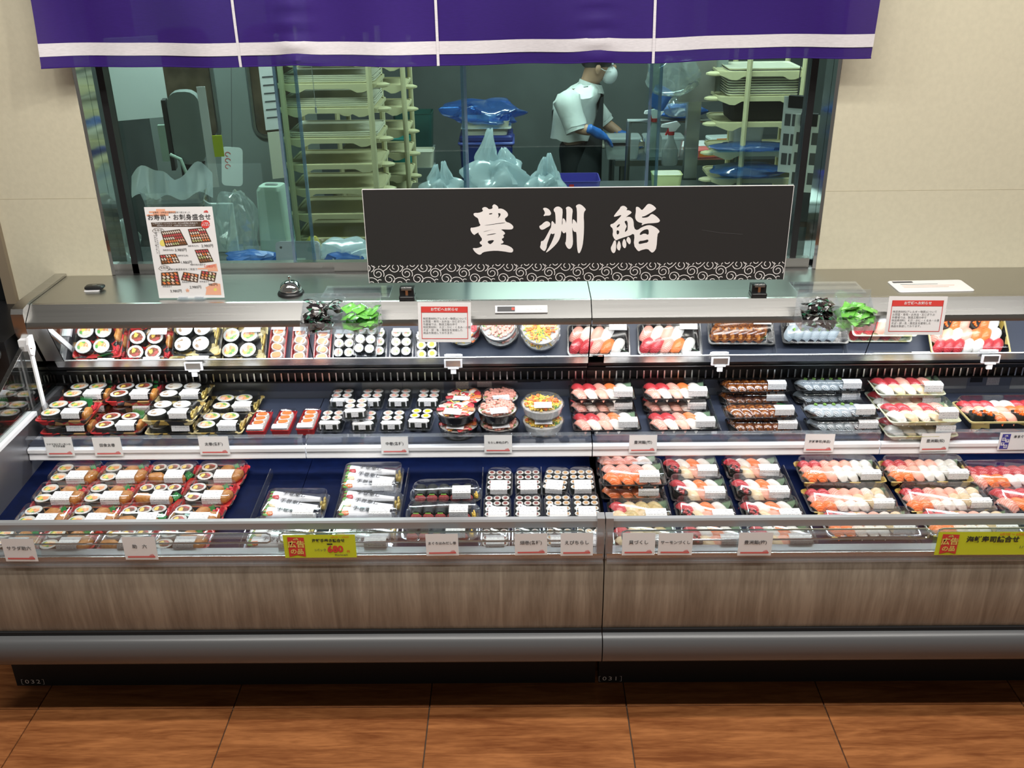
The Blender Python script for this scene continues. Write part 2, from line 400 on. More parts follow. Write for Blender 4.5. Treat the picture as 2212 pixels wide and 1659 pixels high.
# service window with sliding panes
wi = MB().box(-1.412, 1.022, WY + .005, WY + .125, 1.055, 1.072).build('window_1', 'steel_dark', kind='structure')
MB().box(-1.412, -.62, WY + .03, WY + .06, 1.072, 1.105).build('sill_track', 'steel', wi)
MB().box(-.64, 1.0, WY + .012, WY + .045, 1.072, 1.11).build('sill_track', 'steel', wi)
MB().box(-1.412, 1.022, WY + .062, WY + .075, 1.072, 1.09).build('sill_track', 'black_metal', wi)
for s, x in ((1, -1.412), (-1, 1.022)):
    MB().box(min(x, x + s * .012), max(x, x + s * .012), WY + .002, WY + .12, 1.072, 2.25).build('jamb_lining', 'chrome', wi)
    a = x + s * .075
    MB().box(a - .011, a + .011, WY + .03, WY + .08, 1.072, 2.25).build('black_post', 'black_metal', wi)
for k, (xa, xb, yy) in enumerate(((-1.40, -.715, .07), (-.785, -.165, .04), (-.185, .47, .07), (.425, 1.01, .04))):
    pn = MB().box(xa, xb, WY + yy, WY + yy + .006, 1.095, 2.2).build('glass_pane', 'window_glass', wi)
    for e in (xa, xb - .009):
        if k in (0,) and e == xa or k == 3 and e != xa: continue
        MB().box(e, e + .009, WY + yy - .003, WY + yy + .011, 1.09, 2.2).build('pane_edge', 'pane_edge', pn)

# noren
MT['purple'] = None
def cloth_mat(name, col, thr):
    mt, nt, out = nodes(name)
    d = N(nt, 'ShaderNodeBsdfPrincipled', i_Roughness=.6); d.inputs['Specular IOR Level'].default_value = .15; d.inputs['Sheen Weight'].default_value = .03
    mp = coords(nt, (60, 60, 900)); n = N(nt, 'ShaderNodeTexNoise', i_Scale=1.0, i_Detail=2.0); nt.links.new(mp.outputs[0], n.inputs['Vector'])
    r = ramp(nt, [(.3, tuple(c * .82 for c in col)), (.7, col)]); nt.links.new(n.outputs[0], r.inputs[0]); nt.links.new(r.outputs[0], d.inputs['Base Color'])
    t = N(nt, 'ShaderNodeBsdfTransparent'); x = N(nt, 'ShaderNodeMixShader', i_0=thr)
    nt.links.new(d.outputs[0], x.inputs[1]); nt.links.new(t.outputs[0], x.inputs[2]); nt.links.new(x.outputs[0], out.inputs[0])
    return mt
MT['purple'] = cloth_mat('purple_cloth', (.036, .013, .155), .04)
MT['cloth_white'] = cloth_mat('white_cloth_band', (.72, .69, .72), .02)
NY = 3.055
NX = [pY(x, 150, NY).x for x in (97, 521, 948, 1407, 1874)]
NX[0] -= .004
NG = [pY(x, 140, NY).x for x in (642, 1287)]
def ny(x, z):
    t = max(0, 2.35 - z)
    y = .022 * math.sin(x * 9.3 + 1.1) * (.3 + t) + .014 * math.sin(x * 23 + z * 4) * t + .012 * math.sin(x * 4.1 + z * 3) + .022 * t * math.sin(x * 6.2 + z * 8 + .6)
    for g in NG: y -= .02 * math.exp(-((x - g) / .05) ** 2) * min(1, t * 2) * (1 + .25 * math.sin(z * 120))
    return NY + y
def nz0(x):
    z = 1.7765 + .004 * (x - NX[0]) / 2.5 - .006 * math.sin((x - NX[0]) / (NX[-1] - NX[0]) * PI)
    for g in NG: z += .006 * math.exp(-((x - g) / .05) ** 2)
    return z
nr = thing('noren_curtain', 'purple noren cloth with a white band hanging over the kitchen window', 'curtain', (0, 0, 0))
for k in range(4):
    xa, xb = NX[k], NX[k + 1]
    pn = MB().grid(lambda u, v: (xa + (xb - xa) * u, ny(xa + (xb - xa) * u, 1.78 + .57 * v), nz0(xa + (xb - xa) * u) * (1 - v) + 2.35 * v), 44, 40).build('cloth_panel', 'purple', nr, True)
    MB().grid(lambda u, v: (xa + (xb - xa) * u, ny(xa + (xb - xa) * u, 1.82 + .037 * v) - .0022, nz0(xa + (xb - xa) * u) + .033 + .037 * v), 44, 3).build('white_band', 'cloth_white', pn, True)
    MB().tube([(xa + (xb - xa) * i / 30, ny(xa + (xb - xa) * i / 30, 1.78) - .001, nz0(xa + (xb - xa) * i / 30) + .001) for i in range(31)], .0022, 6).build('hem', 'purple', pn, True)
for x in NX[1:4]:
    MB().grid(lambda u, v: (x - .004 + .008 * u, ny(x, 1.78 + .57 * v) - .0038, nz0(x) + .57 * v), 1, 40).build('white_seam', 'cloth_white', nr, True)
MB().tube([(-1.6, NY, 2.35), (1.25, NY, 2.35)], .013, 12).build('curtain_rod', 'black_metal', nr, True)
for x in (-1.55, 1.2):
    MB().box(x - .01, x + .01, NY - .02, WY, 2.34, 2.37).build('rod_bracket', 'black_metal', nr)

# neighbouring dark cabinet at the far left
nb = thing('dark_cabinet', 'black cabinet in shadow left of the sushi showcase', 'cabinet', (-2.3, 2.9, 0))
MB().box(-.5, .67, -.1, .28, 0, .98).build('body', 'black_metal', nb)
MB().tube([(-.5, -.13, .95), (.66, -.13, .95)], .016, 10).build('hand_rail', 'steel_dark', nb, True)
for x in (-.4, .45): MB().tube([(x, -.13, .95), (x, -.1, .95)], .008, 8).build('rail_bracket', 'steel_dark', nb, True)

# ------------------------------------------------------------------ refrigerated showcases
DZ = lambda y: .541 + .052 * (y - 2.25)          # display deck surface
SZ = .664                                        # shelf surface
MT['shelf_pad'] = brushed('shelf_pad', (.034, .042, .068), .45, .1)
MT['smoke_plate'] = clear('smoke_plate', (.80, .82, .84), .06, .55, .06, 2, milky=.10, milk=(.4, .42, .48)); MT['grey_sticker'] = mat('grey_sticker', (.30, .32, .33), .5)
MT['led'] = mat('led_diffuser', (.9, .95, 1), .4, emit=4.0)
slat_me = MB().box(-.0022, .0022, 0, .012, 0, .03).mesh('grille_slat', 'steel')
def showcase(x0, x1, label, first):
    r = thing('refrigerated_showcase', label, 'showcase', ((x0 + x1) / 2, 2.6, 0), (0, 0, 0), 'refrigerated showcases side by side')
    ox, oy = -(x0 + x1) / 2, -2.6
    T = Matrix.Translation((ox, oy, 0))
    def P(name, mt, fn, parent=r, smooth=False, **kw):
        mb = MB(); fn(mb); mb.v = [(a + ox, b + oy, c) for a, b, c in mb.v]
        return mb.build(name, mt, parent, smooth, **kw)
    g = .0015
    a, b = x0 + g, x1 - g
    mid = (x0 + x1) / 2
    P('toe_kick', 'black_matte', lambda m: m.box(a + .008, b, 2.335, 2.36, 0, .25))
    P('body', 'black_metal', lambda m: m.box(a + .01, b, 2.36, 3.16, .02, .50))
    P('bumper', 'bumper', lambda m: m.prism([(2.20, .318), (2.176, .316), (2.165, .305), (2.160, .285), (2.159, .268), (2.163, .238), (2.170, .229), (2.20, .227)], a, b), smooth=50)
    P('groove', 'black_matte', lambda m: m.box(a, b, 2.19, 2.25, .316, .329))
    P('fascia_panel', 'fascia', lambda m: m.prism([(2.23, .329), (2.197, .329), (2.192, .345), (2.190, .46), (2.194, .54), (2.205, .566), (2.23, .568)], a, b), smooth=50)
    P('sill', 'rail_grey', lambda m: m.box(a, b, 2.198, 2.25, .567, .575))
    gl = P('front_glass', 'glass', lambda m: m.box(a + .03, b - .03, 2.214, 2.220, .575, .664))
    P('glass_rail', 'rail_grey', lambda m: m.prism([(2.206, .664), (2.206, .684), (2.210, .689), (2.224, .689), (2.228, .684), (2.228, .664)], a, b), smooth=30)
    for px_ in ((x0, x1) if first else (x0, x1)):
        s = 1 if px_ == x0 else -1
        P('rail_post', 'rail_grey', lambda m: m.box(min(px_, px_ + s * .022) + g * (s > 0), max(px_, px_ + s * .022) - g * (s < 0), 2.200, 2.232, .575, .696))
    # acrylic ticket rail along the front
    tr = P('ticket_rail', 'rail_acrylic', lambda m: m.box(a + .004, b - .004, 2.1885, 2.1905, .566, .653))
    P('rail_lip', 'acrylic', lambda m: m.box(a + .004, b - .004, 2.184, 2.1965, .649, .655), tr)
    P('rail_lip', 'acrylic', lambda m: m.box(a + .004, b - .004, 2.181, 2.1965, .562, .568), tr)
    P('rail_back_strip', 'steel', lambda m: m.box(a + .004, b - .004, 2.1965, 2.200, .570, .584), tr)
    # wire guards behind the glass
    for (wa, wb) in ((a + .05, mid - .012), (mid + .012, b - .05)):
        loop = [(wa + .012 - .012 * math.cos(t), 2.243, .612 + .016 * s) for s, t in ((-1, PI / 2), (-.7, .5), (0, 0), (.7, .5), (1, PI / 2))] + \
               [(wb - .012 + .012 * math.cos(t), 2.243, .612 + .016 * s) for s, t in ((1, PI / 2), (.7, .5), (0, 0), (-.7, .5), (-1, PI / 2))]
        P('wire_guard', 'chrome', lambda m: m.tube(loop, .0028, 8, closed=True), smooth=True)
    # decks
    for (da, db) in ((a + .02, mid - .001), (mid + .001, b - .002)):
        P('display_deck', 'deck', lambda m: m.prism([(2.236, DZ(2.236) - .012), (2.236, DZ(2.236)), (2.99, DZ(2.99)), (2.99, DZ(2.99) - .012)], da, db))
    P('deck_back', 'deck', lambda m: m.box(a, b, 2.99, 3.0, .5, .65))
    for (da, db) in ((x0 + (.026 if first else .002), mid - .0015), (mid + .0015, x1 - .0015)):
        sh = P('shelf', 'shelf_pad', lambda m: m.prism([(2.702, SZ - .010), (2.702, SZ), (3.028, SZ), (3.028, SZ - .010)], da, db))
        P('shelf_rail', 'white_metal', lambda m: m.prism([(2.702, .612), (2.690, .612), (2.686, .617), (2.691, .638), (2.685, .641), (2.685, .652), (2.689, .656), (2.702, .656)], da, db), sh, 35)
        P('shelf_ticket_strip', 'rail_acrylic', lambda m: m.box(da + .004, db - .004, 2.6855, 2.6875, .652, .694), sh)
        P('strip_lip', 'acrylic', lambda m: m.box(da + .004, db - .004, 2.683, 2.70, .692, .696), sh)
    P('shelf_led_cover', 'led', lambda m: m.box(a + .06, b - .06, 2.704, 2.724, .6475, .652))
    P('back_panel', 'back_panel', lambda m: m.box(a, b, 3.03, 3.04, .62, .75))
    gr = P('air_grille', 'black_metal', lambda m: (m.box(a, b, 3.012, 3.03, .741, .777), m.box(a, b, 2.994, 3.03, .777, .779), m.box(a, b, 2.994, 3.03, .739, .742)))
    n = int((b - a) / .0235)
    for k in range(n):
        inst('grille_slat', slat_me, gr, (a + .03 + .0235 * k + ox, 2.998 + oy, .744))
    P('louvre', 'black_metal', lambda m: m.prism([(2.99, .780), (2.972, .800), (2.976, .801), (3.02, .790), (3.02, .780)], a, b))
    P('louvre', 'black_metal', lambda m: m.prism([(2.974, .803), (2.958, .823), (2.962, .826), (3.02, .815), (3.02, .803)], a, b))
    P('louvre_edge', 'steel_dark', lambda m: m.box(a + .06, b, 2.9575, 2.9595, .8225, .8255))
    P('louvre_edge', 'steel_dark', lambda m: m.box(a + .06, b, 2.9715, 2.9735, .7995, .802))
    P('mirror_trim', 'steel', lambda m: m.prism([(2.9275, .8565), (2.9385, .830), (2.954, .828), (2.955, .858)], a + .05, b))
    ma = x0 + (.082 if first else .002)
    mm = [(ma, mid - .0015), (mid + .0015, x1 - .002)]
    for (da, db) in mm:
        P('mirror', 'mirror', lambda m: m.prism([(2.868, 1.010), (2.931, .857), (2.942, .860), (2.879, 1.013)], da, db))
    if first: P('mirror_filler', 'steel_dark', lambda m: m.prism([(2.868, 1.010), (2.931, .857), (2.942, .860), (2.879, 1.013)], a + .02, ma - .003))
    P('canopy', 'steel', lambda m: m.prism([(2.8955, 1.0745), (2.888, 1.0725), (2.838, 1.030), (2.836, 1.022), (2.836, 1.009), (2.840, 1.009), (2.842, 1.020), (2.866, 1.020), (2.90, 1.05)], a + (.035 if first else 0), b), smooth=20)
    P('led_cover', 'led', lambda m: m.box(a + .06, b - .04, 2.843, 2.856, 1.0175, 1.0195))
    P('counter_top', 'steel_top', lambda m: m.box(a + (.035 if first else 0), b, 2.8945, 3.168, 1.052, 1.0745))
    P('rear_body', 'black_metal', lambda m: m.box(a, b, 3.04, 3.165, .5, 1.05))
    if first:
        P('end_cap', 'steel', lambda m: (m.prism([(2.89, 1.083), (2.842, 1.075), (2.833, 1.06), (2.833, 1.00), (2.85, .955), (3.0, .955), (3.168, 1.05), (3.168, 1.083)], x0 - .004, x0 + .035),), smooth=30)
        P('side_panel', 'side_panel', lambda m: m.prism([(2.215, .30), (2.215, .70), (2.25, .735), (3.04, .735), (3.04, .30)], x0, x0 + .024))
        P('side_ledge', 'white_metal', lambda m: m.box(x0 - .002, x0 + .028, 2.25, 2.79, .728, .740))
        P('side_glass', 'glass', lambda m: m.prism([(2.255, .741), (2.851, .963), (3.03, .963), (3.03, .741)], x0 + .010, x0 + .016))
        P('glass_edge_trim', 'steel', lambda m: m.prism([(2.25, .741), (2.848, .964), (2.855, .964), (2.26, .741)], x0 + .006, x0 + .020))
        P('support_arm', 'white_metal', lambda m: m.box(x0 + .030, x0 + .036, 2.824, 2.842, SZ, .955))
        hg = P('hinge_block', 'white_plastic', lambda m: (m.box(x0 + .004, x0 + .034, 2.822, 2.846, .938, .976), m.prism([(2.815, .930), (2.812, .965), (2.825, .985), (2.85, .985), (2.852, .94), (2.835, .918)], x0 + .034, x0 + .041)))
        P('hinge_screw', 'chrome', lambda m: m.ball((x0 + .042, 2.822, .95), .004), hg)
    return r
SEAM = .229
case_l = showcase(-1.603, SEAM, 'left sushi showcase with a glass end panel, numbered 032 on its black toe kick', True)
case_r = showcase(SEAM, 2.06, 'right sushi showcase numbered 031, running out of the picture', False)
for root, tx, s, X in ((case_l, '032', 1, pZ(72, 1468, .02).x), (case_r, '031', 1, pZ(1318, 1462, .02).x)):
    w = txt(tx, .022, 'board_white', root, (X - root.location.x, 2.3342 - 2.6, .016), sx=1.3, name='unit_number', spacing=1.25)
    mb = MB()
    for sg in (-1, 1): ribbon(mb, [(sg * .030, -.010), (sg * .035, -.010), (sg * .035, .010), (sg * .030, .010)], .0012)
    mb.build('number_frame', 'board_white', root, loc=(X - root.location.x, 2.3341 - 2.6, .016))

# clear product dividers and service stickers inside the cases
for root, xs in ((case_l, (551, 727, 868, 1039, 1172)), (case_r, (1440, 1728, 1928))):
    for x in xs:
        X = pY(x, 1075, 2.46).x
        mb = MB(); mb.prism([(2.26, DZ(2.26)), (2.26, DZ(2.26) + .034), (2.655, DZ(2.655) + .034), (2.67, DZ(2.67) + .02), (2.67, DZ(2.67))], X - .0012, X + .0012)
        mb.v = [(a - root.location.x, b - 2.6, c + .0005) for a, b, c in mb.v]; mb.build('deck_divider', 'smoke_plate', root)
for root, xs in ((case_l, (704,)), (case_r, (1546, 1716, 1880))):
    for x in xs:
        X = pY(x, 905, 2.80).x
        mb = MB(); mb.prism([(2.71, SZ), (2.71, SZ + .03), (2.99, SZ + .05), (3.0, SZ)], X - .0012, X + .0012)
        mb.v = [(a - root.location.x, b - 2.6, c + .0005) for a, b, c in mb.v]; mb.build('shelf_divider', 'smoke_plate', root)
for root, boxes in ((case_l, ((783, 822, 868, 850, 1), (871, 822, 958, 850, 1), (985, 821, 1012, 848, 0), (1031, 819, 1062, 836, 0), (1118, 821, 1168, 826, 2))), (case_r, ((2016, 812, 2092, 840, 1), (2095, 810, 2125, 826, 2), (2130, 810, 2162, 832, 0), (2180, 810, 2240, 840, 1)))):
    for x0, y0, x1, y1, k in boxes:
        a, b = pY(x0, y1, 3.029), pY(x1, y0, 3.029); mb = MB()
        mb.grid(lambda u, v: (a.x + (b.x - a.x) * u - root.location.x, 3.0293 - 2.6, a.z + (b.z - a.z) * v), 1, 1, uv=True); mb.build('service_sticker', ('sticker', 'grey_sticker', 'black_metal')[k], root)
# white rail clips hanging under the mirrors
for x, y, who in ((423, 792, 'leftmost'), (980, 786, 'second from left'), (1553, 781, 'third from left'), (2133, 776, 'rightmost')):
    c = pY(x, y, 2.94)
    t = thing('rail_clip', f'{who} of the four small white plastic clips under the mirror', 'clip', (c.x, 2.9215, c.z), (0, 0, 0), 'white clips under the mirrors')
    MB().box(-.030, .030, -.004, .003, -.004, .024).build('frame', 'white_plastic', t)
    MB().box(-.024, .024, -.006, -.004, .002, .022).build('window', 'steel', t)
    MB().box(-.009, .009, -.006, .002, -.026, -.004).build('tab', 'white_plastic', t)
    MB().box(-.018, .018, -.007, .001, -.008, -.003).build('lip', 'white_plastic', t)

# ------------------------------------------------------------------ name cards and price cards
def logo(parent, x, z, s, mt, y=-.0011, w=.14):
    """small leaping-wave mark: two hills and a curl"""
    mb = MB()
    for cx, r, a0, a1 in ((-.28, .30, 200, 20), (.30, .42, 180, -30)):
        ribbon(mb, [(x + s * (cx + r * math.cos(math.radians(a0 + (a1 - a0) * k / 12))), z + s * r * math.sin(math.radians(a0 + (a1 - a0) * k / 12))) for k in range(13)], w * s, y)
    ribbon(mb, [(x + s * (.32 + .2 * math.cos(math.radians(200 - 300 * k / 10))), z + s * (.02 + .2 * math.sin(math.radians(200 - 300 * k / 10)))) for k in range(11)], w * .8 * s, y)
    ribbon(mb, [(x - s * .9, z - s * .18), (x + s * .95, z - s * .22)], w * s, y)
    mb.build('logo', mt, parent)
def slab(name, mt, parent, w, h, t=.0008, curve=0, z=0, x=0):
    """thin upright sheet facing -Y, centred"""
    mb = MB(); n = 6 if curve else 1
    f = lambda u: -curve * (1 - (2 * u - 1) ** 2)
    mb.grid(lambda u, v: (x + (u - .5) * w, f(u), z + (v - .5) * h), n, 1); mb.grid(lambda u, v: (x + (u - .5) * w, f(u) + t, z + (v - .5) * h), n, 1)
    return mb.build(name, mt, parent)
def rect(mb, x0, x1, z0, z1, y=-.001, m=0): return mb.add([(x0, y, z0), (x1, y, z0), (x1, y, z1), (x0, y, z1)], [(0, 1, 2, 3)], m)
def name_card(box, text, Y, size, where, tilt=0):
    x0, y0, x1, y1 = box
    a, b, c = pY((x0 + x1) / 2, (y0 + y1) / 2, Y), pY(x0, (y0 + y1) / 2, Y), pY(x1, (y0 + y1) / 2, Y)
    w = c.x - b.x; h = pY((x0 + x1) / 2, y0, Y).z - pY((x0 + x1) / 2, y1, Y).z
    t = thing('name_card', where, 'card', (a.x, Y, a.z), (random.uniform(-.03, .01), random.uniform(-.012, .012) + tilt, 0))
    slab('card_sheet', 'paper', t, w, h)
    n = max(len(l) for l in text.split('\n'))
    sz = min(size, w * .88 / n)
    txt(text, sz, 'ink_grey', t, (0, -.0011, h * .08), bold=.0002, line=.95)
    mb = MB(); rect(mb, -w * .42, w * .42, -h * .40, -h * .33); mb.build('coral_stripe', 'coral_print', t)
    logo(t, w * .32, -h * .30, w * .085, 'coral_print')
    return t
for box, tx, en in (((98, 945, 158, 985), 'ツナマヨとサーモンの\nサラダ太巻', 'two-line white name card at the left end of the shelf rail'),
                    ((202, 945, 263, 985), '田舎太巻', 'white country roll name card, second from the left on the shelf rail'), ((430, 943, 495, 982), '太巻(各種)', 'white assorted thick roll name card, third from the left on the shelf rail'),
                    ((823, 943, 882, 980), '中巻(各種)', 'white medium roll name card on the shelf rail below the cucumber rolls'), ((1046, 940, 1106, 978), 'ちらし寿司(各種)', 'white chirashi name card on the shelf rail below the bowls'),
                    ((1359, 940, 1419, 977), '豊洲鮨(竹)', 'white bamboo sushi name card on the shelf rail below the black nigiri trays'), ((1738, 938, 1802, 976), '海鮮寿司(単品)', 'white single-item sushi name card on the shelf rail below the mackerel'),
                    ((1989, 936, 2051, 975), '豊洲鮨(松)', 'white pine sushi name card on the shelf rail below the pale gold packs')):
    name_card(box, tx, 2.6825, .0125, en)
for box, tx, en in (((7, 1164, 77, 1213), 'サラダ助六', 'white salad sukeroku name card, leftmost on the front rail'), ((267, 1160, 338, 1209), '助　六', 'white sukeroku name card on the front rail below the inari packs'),
                    ((920, 1154, 990, 1200), 'まぐろはみだし巻', 'white minced tuna roll name card on the front rail right of the yellow card'), ((1112, 1153, 1182, 1199), '細巻(各種)', 'white thin roll name card on the front rail below the tuna rolls'),
                    ((1211, 1152, 1281, 1200), 'えびちらし', 'white shrimp chirashi name card on the front rail just left of the case seam'), ((1344, 1152, 1415, 1199), '貝づくし', 'white shellfish name card on the front rail just right of the case seam'),
                    ((1422, 1152, 1496, 1199), 'サーモンづくし', 'white salmon set name card on the front rail, second right of the seam'), ((1595, 1151, 1668, 1200), '豊洲鮨(梅)', 'white plum sushi name card on the front rail, rightmost white one')):
    name_card(box, tx, 2.1785, .0135, en)
def price_card(x0, y0, w, lines, label):
    Y = 2.1775; a = pY(x0, y0, Y); h = .074
    t = thing('price_card', label, 'card', (a.x + w / 2, Y, a.z - h / 2), (0, random.uniform(-.01, .01), 0), 'yellow advertised-price cards')
    slab('card_sheet', 'yellow_card', t, w, h); L = -w / 2
    outline([[(.012, .006), (.057, .008), (.057, .070), (.035, .064), (.012, .070)]], 'red_print', t, lambda x, z: (L + x, h / 2 - z), 'ribbon_flag', (0, -.0010, 0))
    txt('広告', .0235, 'yellow_ink', t, (L + .0345, -.0016, .0065), bold=.0006)
    txt('の品', .0185, 'yellow_ink', t, (L + .0345, -.0016, -.0165), bold=.0005)
    logo(t, L + .0345, .024, .008, 'yellow_ink', -.0016, .2)
    for body, sz, mt, x, z, bd, al in lines: txt(body, sz, mt, t, (L + x, -.0012, z), al, bd)
    return t
c = price_card(610, 1156, .196, (('海鮮手巻き詰合せ', .0112, 'ink', .078, .0185, .0004, 'LEFT'), ('6月7日 ～ 6月8日', .0066, 'orange_ink', .180, .030, .0001, 'RIGHT'),
                                 ('680', .0285, 'red_print', .118, -.0095, .0012, 'LEFT'), ('円', .0085, 'red_print', .170, -.017, .0002, 'LEFT'), ('1パック', .0095, 'ink_grey', .082, -.012, .0001, 'LEFT'),
                                 ('税込734.40円', .0062, 'ink_grey', .172, -.0285, .0001, 'RIGHT')), 'yellow card with a red flag priced 680 yen on the front rail')
mb = MB(); rect(mb, .020, .035, .0055, .0095); mb.build('black_tab', 'ink', c)
price_card(2028, 1150, .50, (('海鮮寿司詰合せ（暁）', .0205, 'ink', .078, .0125, .0006, 'LEFT'), ('6月7日 ～ 6月8日', .0095, 'orange_ink', .165, .0295, .0002, 'LEFT'), ('1パック', .012, 'ink_grey', .225, -.012, .0001, 'LEFT')),
           'wide yellow card with a red flag at the right end of the front rail')
# blue recommendation card
a = pY(2162, 934, 2.6825)
t = thing('recommendation_card', 'white card with a blue recommendation strip at the right end of the shelf', 'card', (a.x + .11, 2.6825, a.z - .031), (-.01, -.01, 0))
slab('card_sheet', 'paper_white', t, .22, .062)
mb = MB(); mb.add([(-.105, -.001, -.027), (-.079, -.001, -.027), (-.076, -.001, .026), (-.102, -.001, .026)], [(0, 1, 2, 3)]); mb.build('blue_strip', 'blue_print', t)
for ch, x, z in (('お', -.0955, .008), ('す', -.0845, .002), ('す', -.0975, -.009), ('め', -.087, -.0175)):
    q = MB(); rect(q, x - .0055, x + .0055, z - .0055, z + .0055, -.0014); q.build('letter_tile', 'paper_white', t)
    txt(ch, .0095, 'blue_print', t, (x, -.0018, z), bold=.0002)
logo(t, -.090, .0195, .006, 'paper_white', -.0014, .2)
txt('本まぐろ', .0105, 'ink_grey', t, (-.066, -.0012, .016), 'LEFT', bold=.0003)

# ------------------------------------------------------------------ shop sign
SY = 2.925
sA, sB, sC, sD = pY(788, 411, SY), pY(1706, 400, SY), pY(793, 610, SY), pY(1700, 605, SY)
sw = (sB.x - sA.x + sD.x - sC.x) / 2; shh = (sA.z + sB.z - sC.z - sD.z) / 2
sg = thing('shop_sign', 'long black sign board with white 豊洲鮨 lettering above a white arabesque border', 'sign', ((sA.x + sB.x + sC.x + sD.x) / 4, SY, (sC.z + sD.z) / 2))
MB().box(-sw / 2, sw / 2, 0, .005, 0, shh).build('board', 'board', sg)
MB().box(-sw / 2 - .0015, -sw / 2, -.0005, .0055, 0, shh).box(sw / 2, sw / 2 + .0015, -.0005, .0055, 0, shh).box(-sw / 2, sw / 2, -.0005, .0055, shh, shh + .0012).build('board_edge', 'board_white', sg)
SC = sw / 912.5                                   # metres per photo pixel on the board
def glyph(splines, ox):
    k = 12.764
    fn = lambda x, y: ((ox + x / k - 1246.7) * SC, shh - (430 + y / k - 404.5 + (ox + x / k - 1246) * .009) * SC * 1.04)
    outline([smooth_poly(s, 1) for s in splines], 'board_white', sg, fn, 'brush_character', (0, -.0012, 0))
glyph([[(310, 385), (335, 335), (460, 340), (590, 290), (545, 220), (620, 175), (690, 195), (740, 245), (845, 222), (830, 150), (885, 100), (960, 140), (1000, 190), (990, 230), (1060, 218), (1150, 245), (1240, 320), (1265, 385), (1240, 440), (1165, 490), (1195, 575), (1310, 610), (1410, 700), (1385, 775), (1290, 790), (1040, 780), (1130, 830), (1185, 900), (1110, 940), (1150, 1000), (1060, 1050), (1150, 1140), (1010, 1195), (1180, 1200), (1330, 1265), (1395, 1330), (1380, 1405), (1310, 1420), (1130, 1385), (900, 1365), (700, 1380), (545, 1410), (490, 1475), (430, 1480), (330, 1410), (265, 1310), (290, 1290), (390, 1300), (560, 1235), (440, 1150), (550, 1065), (470, 940), (435, 900), (450, 860), (360, 905), (325, 940), (260, 885), (215, 790), (235, 730), (290, 740), (515, 685), (460, 600), (440, 480), (360, 440)],
       [(740, 355), (830, 340), (830, 370), (740, 385)], [(980, 340), (1060, 350), (1045, 420), (970, 490), (1010, 420)], [(570, 680), (850, 635), (1180, 590), (1170, 610), (850, 650), (700, 672)],
       [(550, 860), (650, 820), (920, 775), (760, 805), (650, 835)], [(660, 935), (860, 890), (945, 895), (860, 915), (670, 948)], [(660, 1100), (880, 1065), (820, 1150), (742, 1198)]], 1000)
glyph([[(295, 225), (330, 200), (400, 205), (480, 255), (525, 340), (510, 390), (470, 410), (380, 410), (325, 425), (315, 405), (355, 350), (340, 290)],
       [(195, 690), (260, 660), (330, 590), (400, 558), (460, 575), (505, 625), (490, 690), (420, 725), (320, 785), (260, 795), (215, 760)],
       [(535, 545), (590, 580), (635, 650), (650, 600), (635, 330), (600, 300), (585, 240), (650, 175), (730, 165), (800, 205), (840, 255), (825, 500), (820, 680), (840, 620), (835, 490), (870, 482), (915, 540), (940, 640), (940, 260), (915, 205), (985, 160), (1060, 195), (1115, 255), (1095, 420), (1095, 620), (1110, 640), (1115, 500), (1165, 530), (1215, 590), (1235, 640), (1225, 230), (1185, 150), (1270, 100), (1350, 125), (1430, 195), (1475, 255), (1425, 300), (1410, 420), (1430, 640), (1425, 980), (1400, 1240), (1340, 1410), (1300, 1445), (1265, 1400), (1240, 1200), (1225, 850), (1175, 855), (1125, 815), (1105, 720), (1105, 760), (1120, 950), (1135, 1160), (1100, 1280), (1035, 1330), (965, 1280), (910, 1160), (940, 1110), (945, 840), (880, 900), (830, 850), (810, 800), (790, 960), (740, 1090), (650, 1210), (500, 1350), (400, 1420), (385, 1405), (500, 1220), (600, 1000), (630, 880), (565, 920), (520, 880), (470, 1030), (410, 1200), (405, 1290), (350, 1390), (270, 1340), (215, 1270), (240, 1200), (245, 1100), (320, 1095), (420, 920), (500, 760), (525, 730)]], 1150)
glyph([[(315, 430), (400, 310), (480, 220), (490, 175), (560, 145), (630, 165), (690, 225), (650, 270), (720, 265), (800, 310), (800, 345), (720, 400), (640, 465), (700, 440), (790, 450), (865, 530), (885, 750), (975, 815), (1100, 720), (1280, 660), (1400, 685), (1530, 760), (1595, 830), (1580, 875), (1540, 905), (1535, 1290), (1480, 1390), (1420, 1425), (1370, 1390), (1290, 1310), (1110, 1350), (1060, 1385), (1010, 1365), (895, 1210), (915, 940), (860, 900), (800, 945), (650, 990), (460, 1055), (420, 1085), (370, 1060), (310, 960), (305, 900), (315, 850), (300, 750), (250, 715), (230, 675), (250, 640), (320, 625), (430, 520), (550, 385), (420, 425), (345, 445)],
       [(610, 560), (705, 545), (715, 790), (690, 820), (635, 865), (655, 770), (690, 700), (650, 640)], [(410, 690), (495, 625), (490, 690), (415, 745)], [(410, 800), (490, 825), (475, 915), (415, 920)],
       [(1055, 880), (1150, 800), (1250, 775), (1295, 800), (1300, 945), (1180, 885), (1055, 950)], [(1040, 1100), (1170, 1090), (1298, 1050), (1298, 1135), (1160, 1165), (1030, 1190)]], 1300)
glyph([[(910, 200), (935, 170), (1000, 190), (1080, 275), (1150, 200), (1235, 90), (1350, 115), (1475, 215), (1440, 260), (1300, 350), (1160, 430), (1090, 435), (1095, 468), (1200, 465), (1270, 445), (1350, 355), (1470, 415), (1595, 530), (1570, 590), (1480, 610), (1200, 625), (1100, 675), (1090, 655), (1120, 615), (1000, 590), (930, 530), (900, 450), (920, 300)]], 1300)
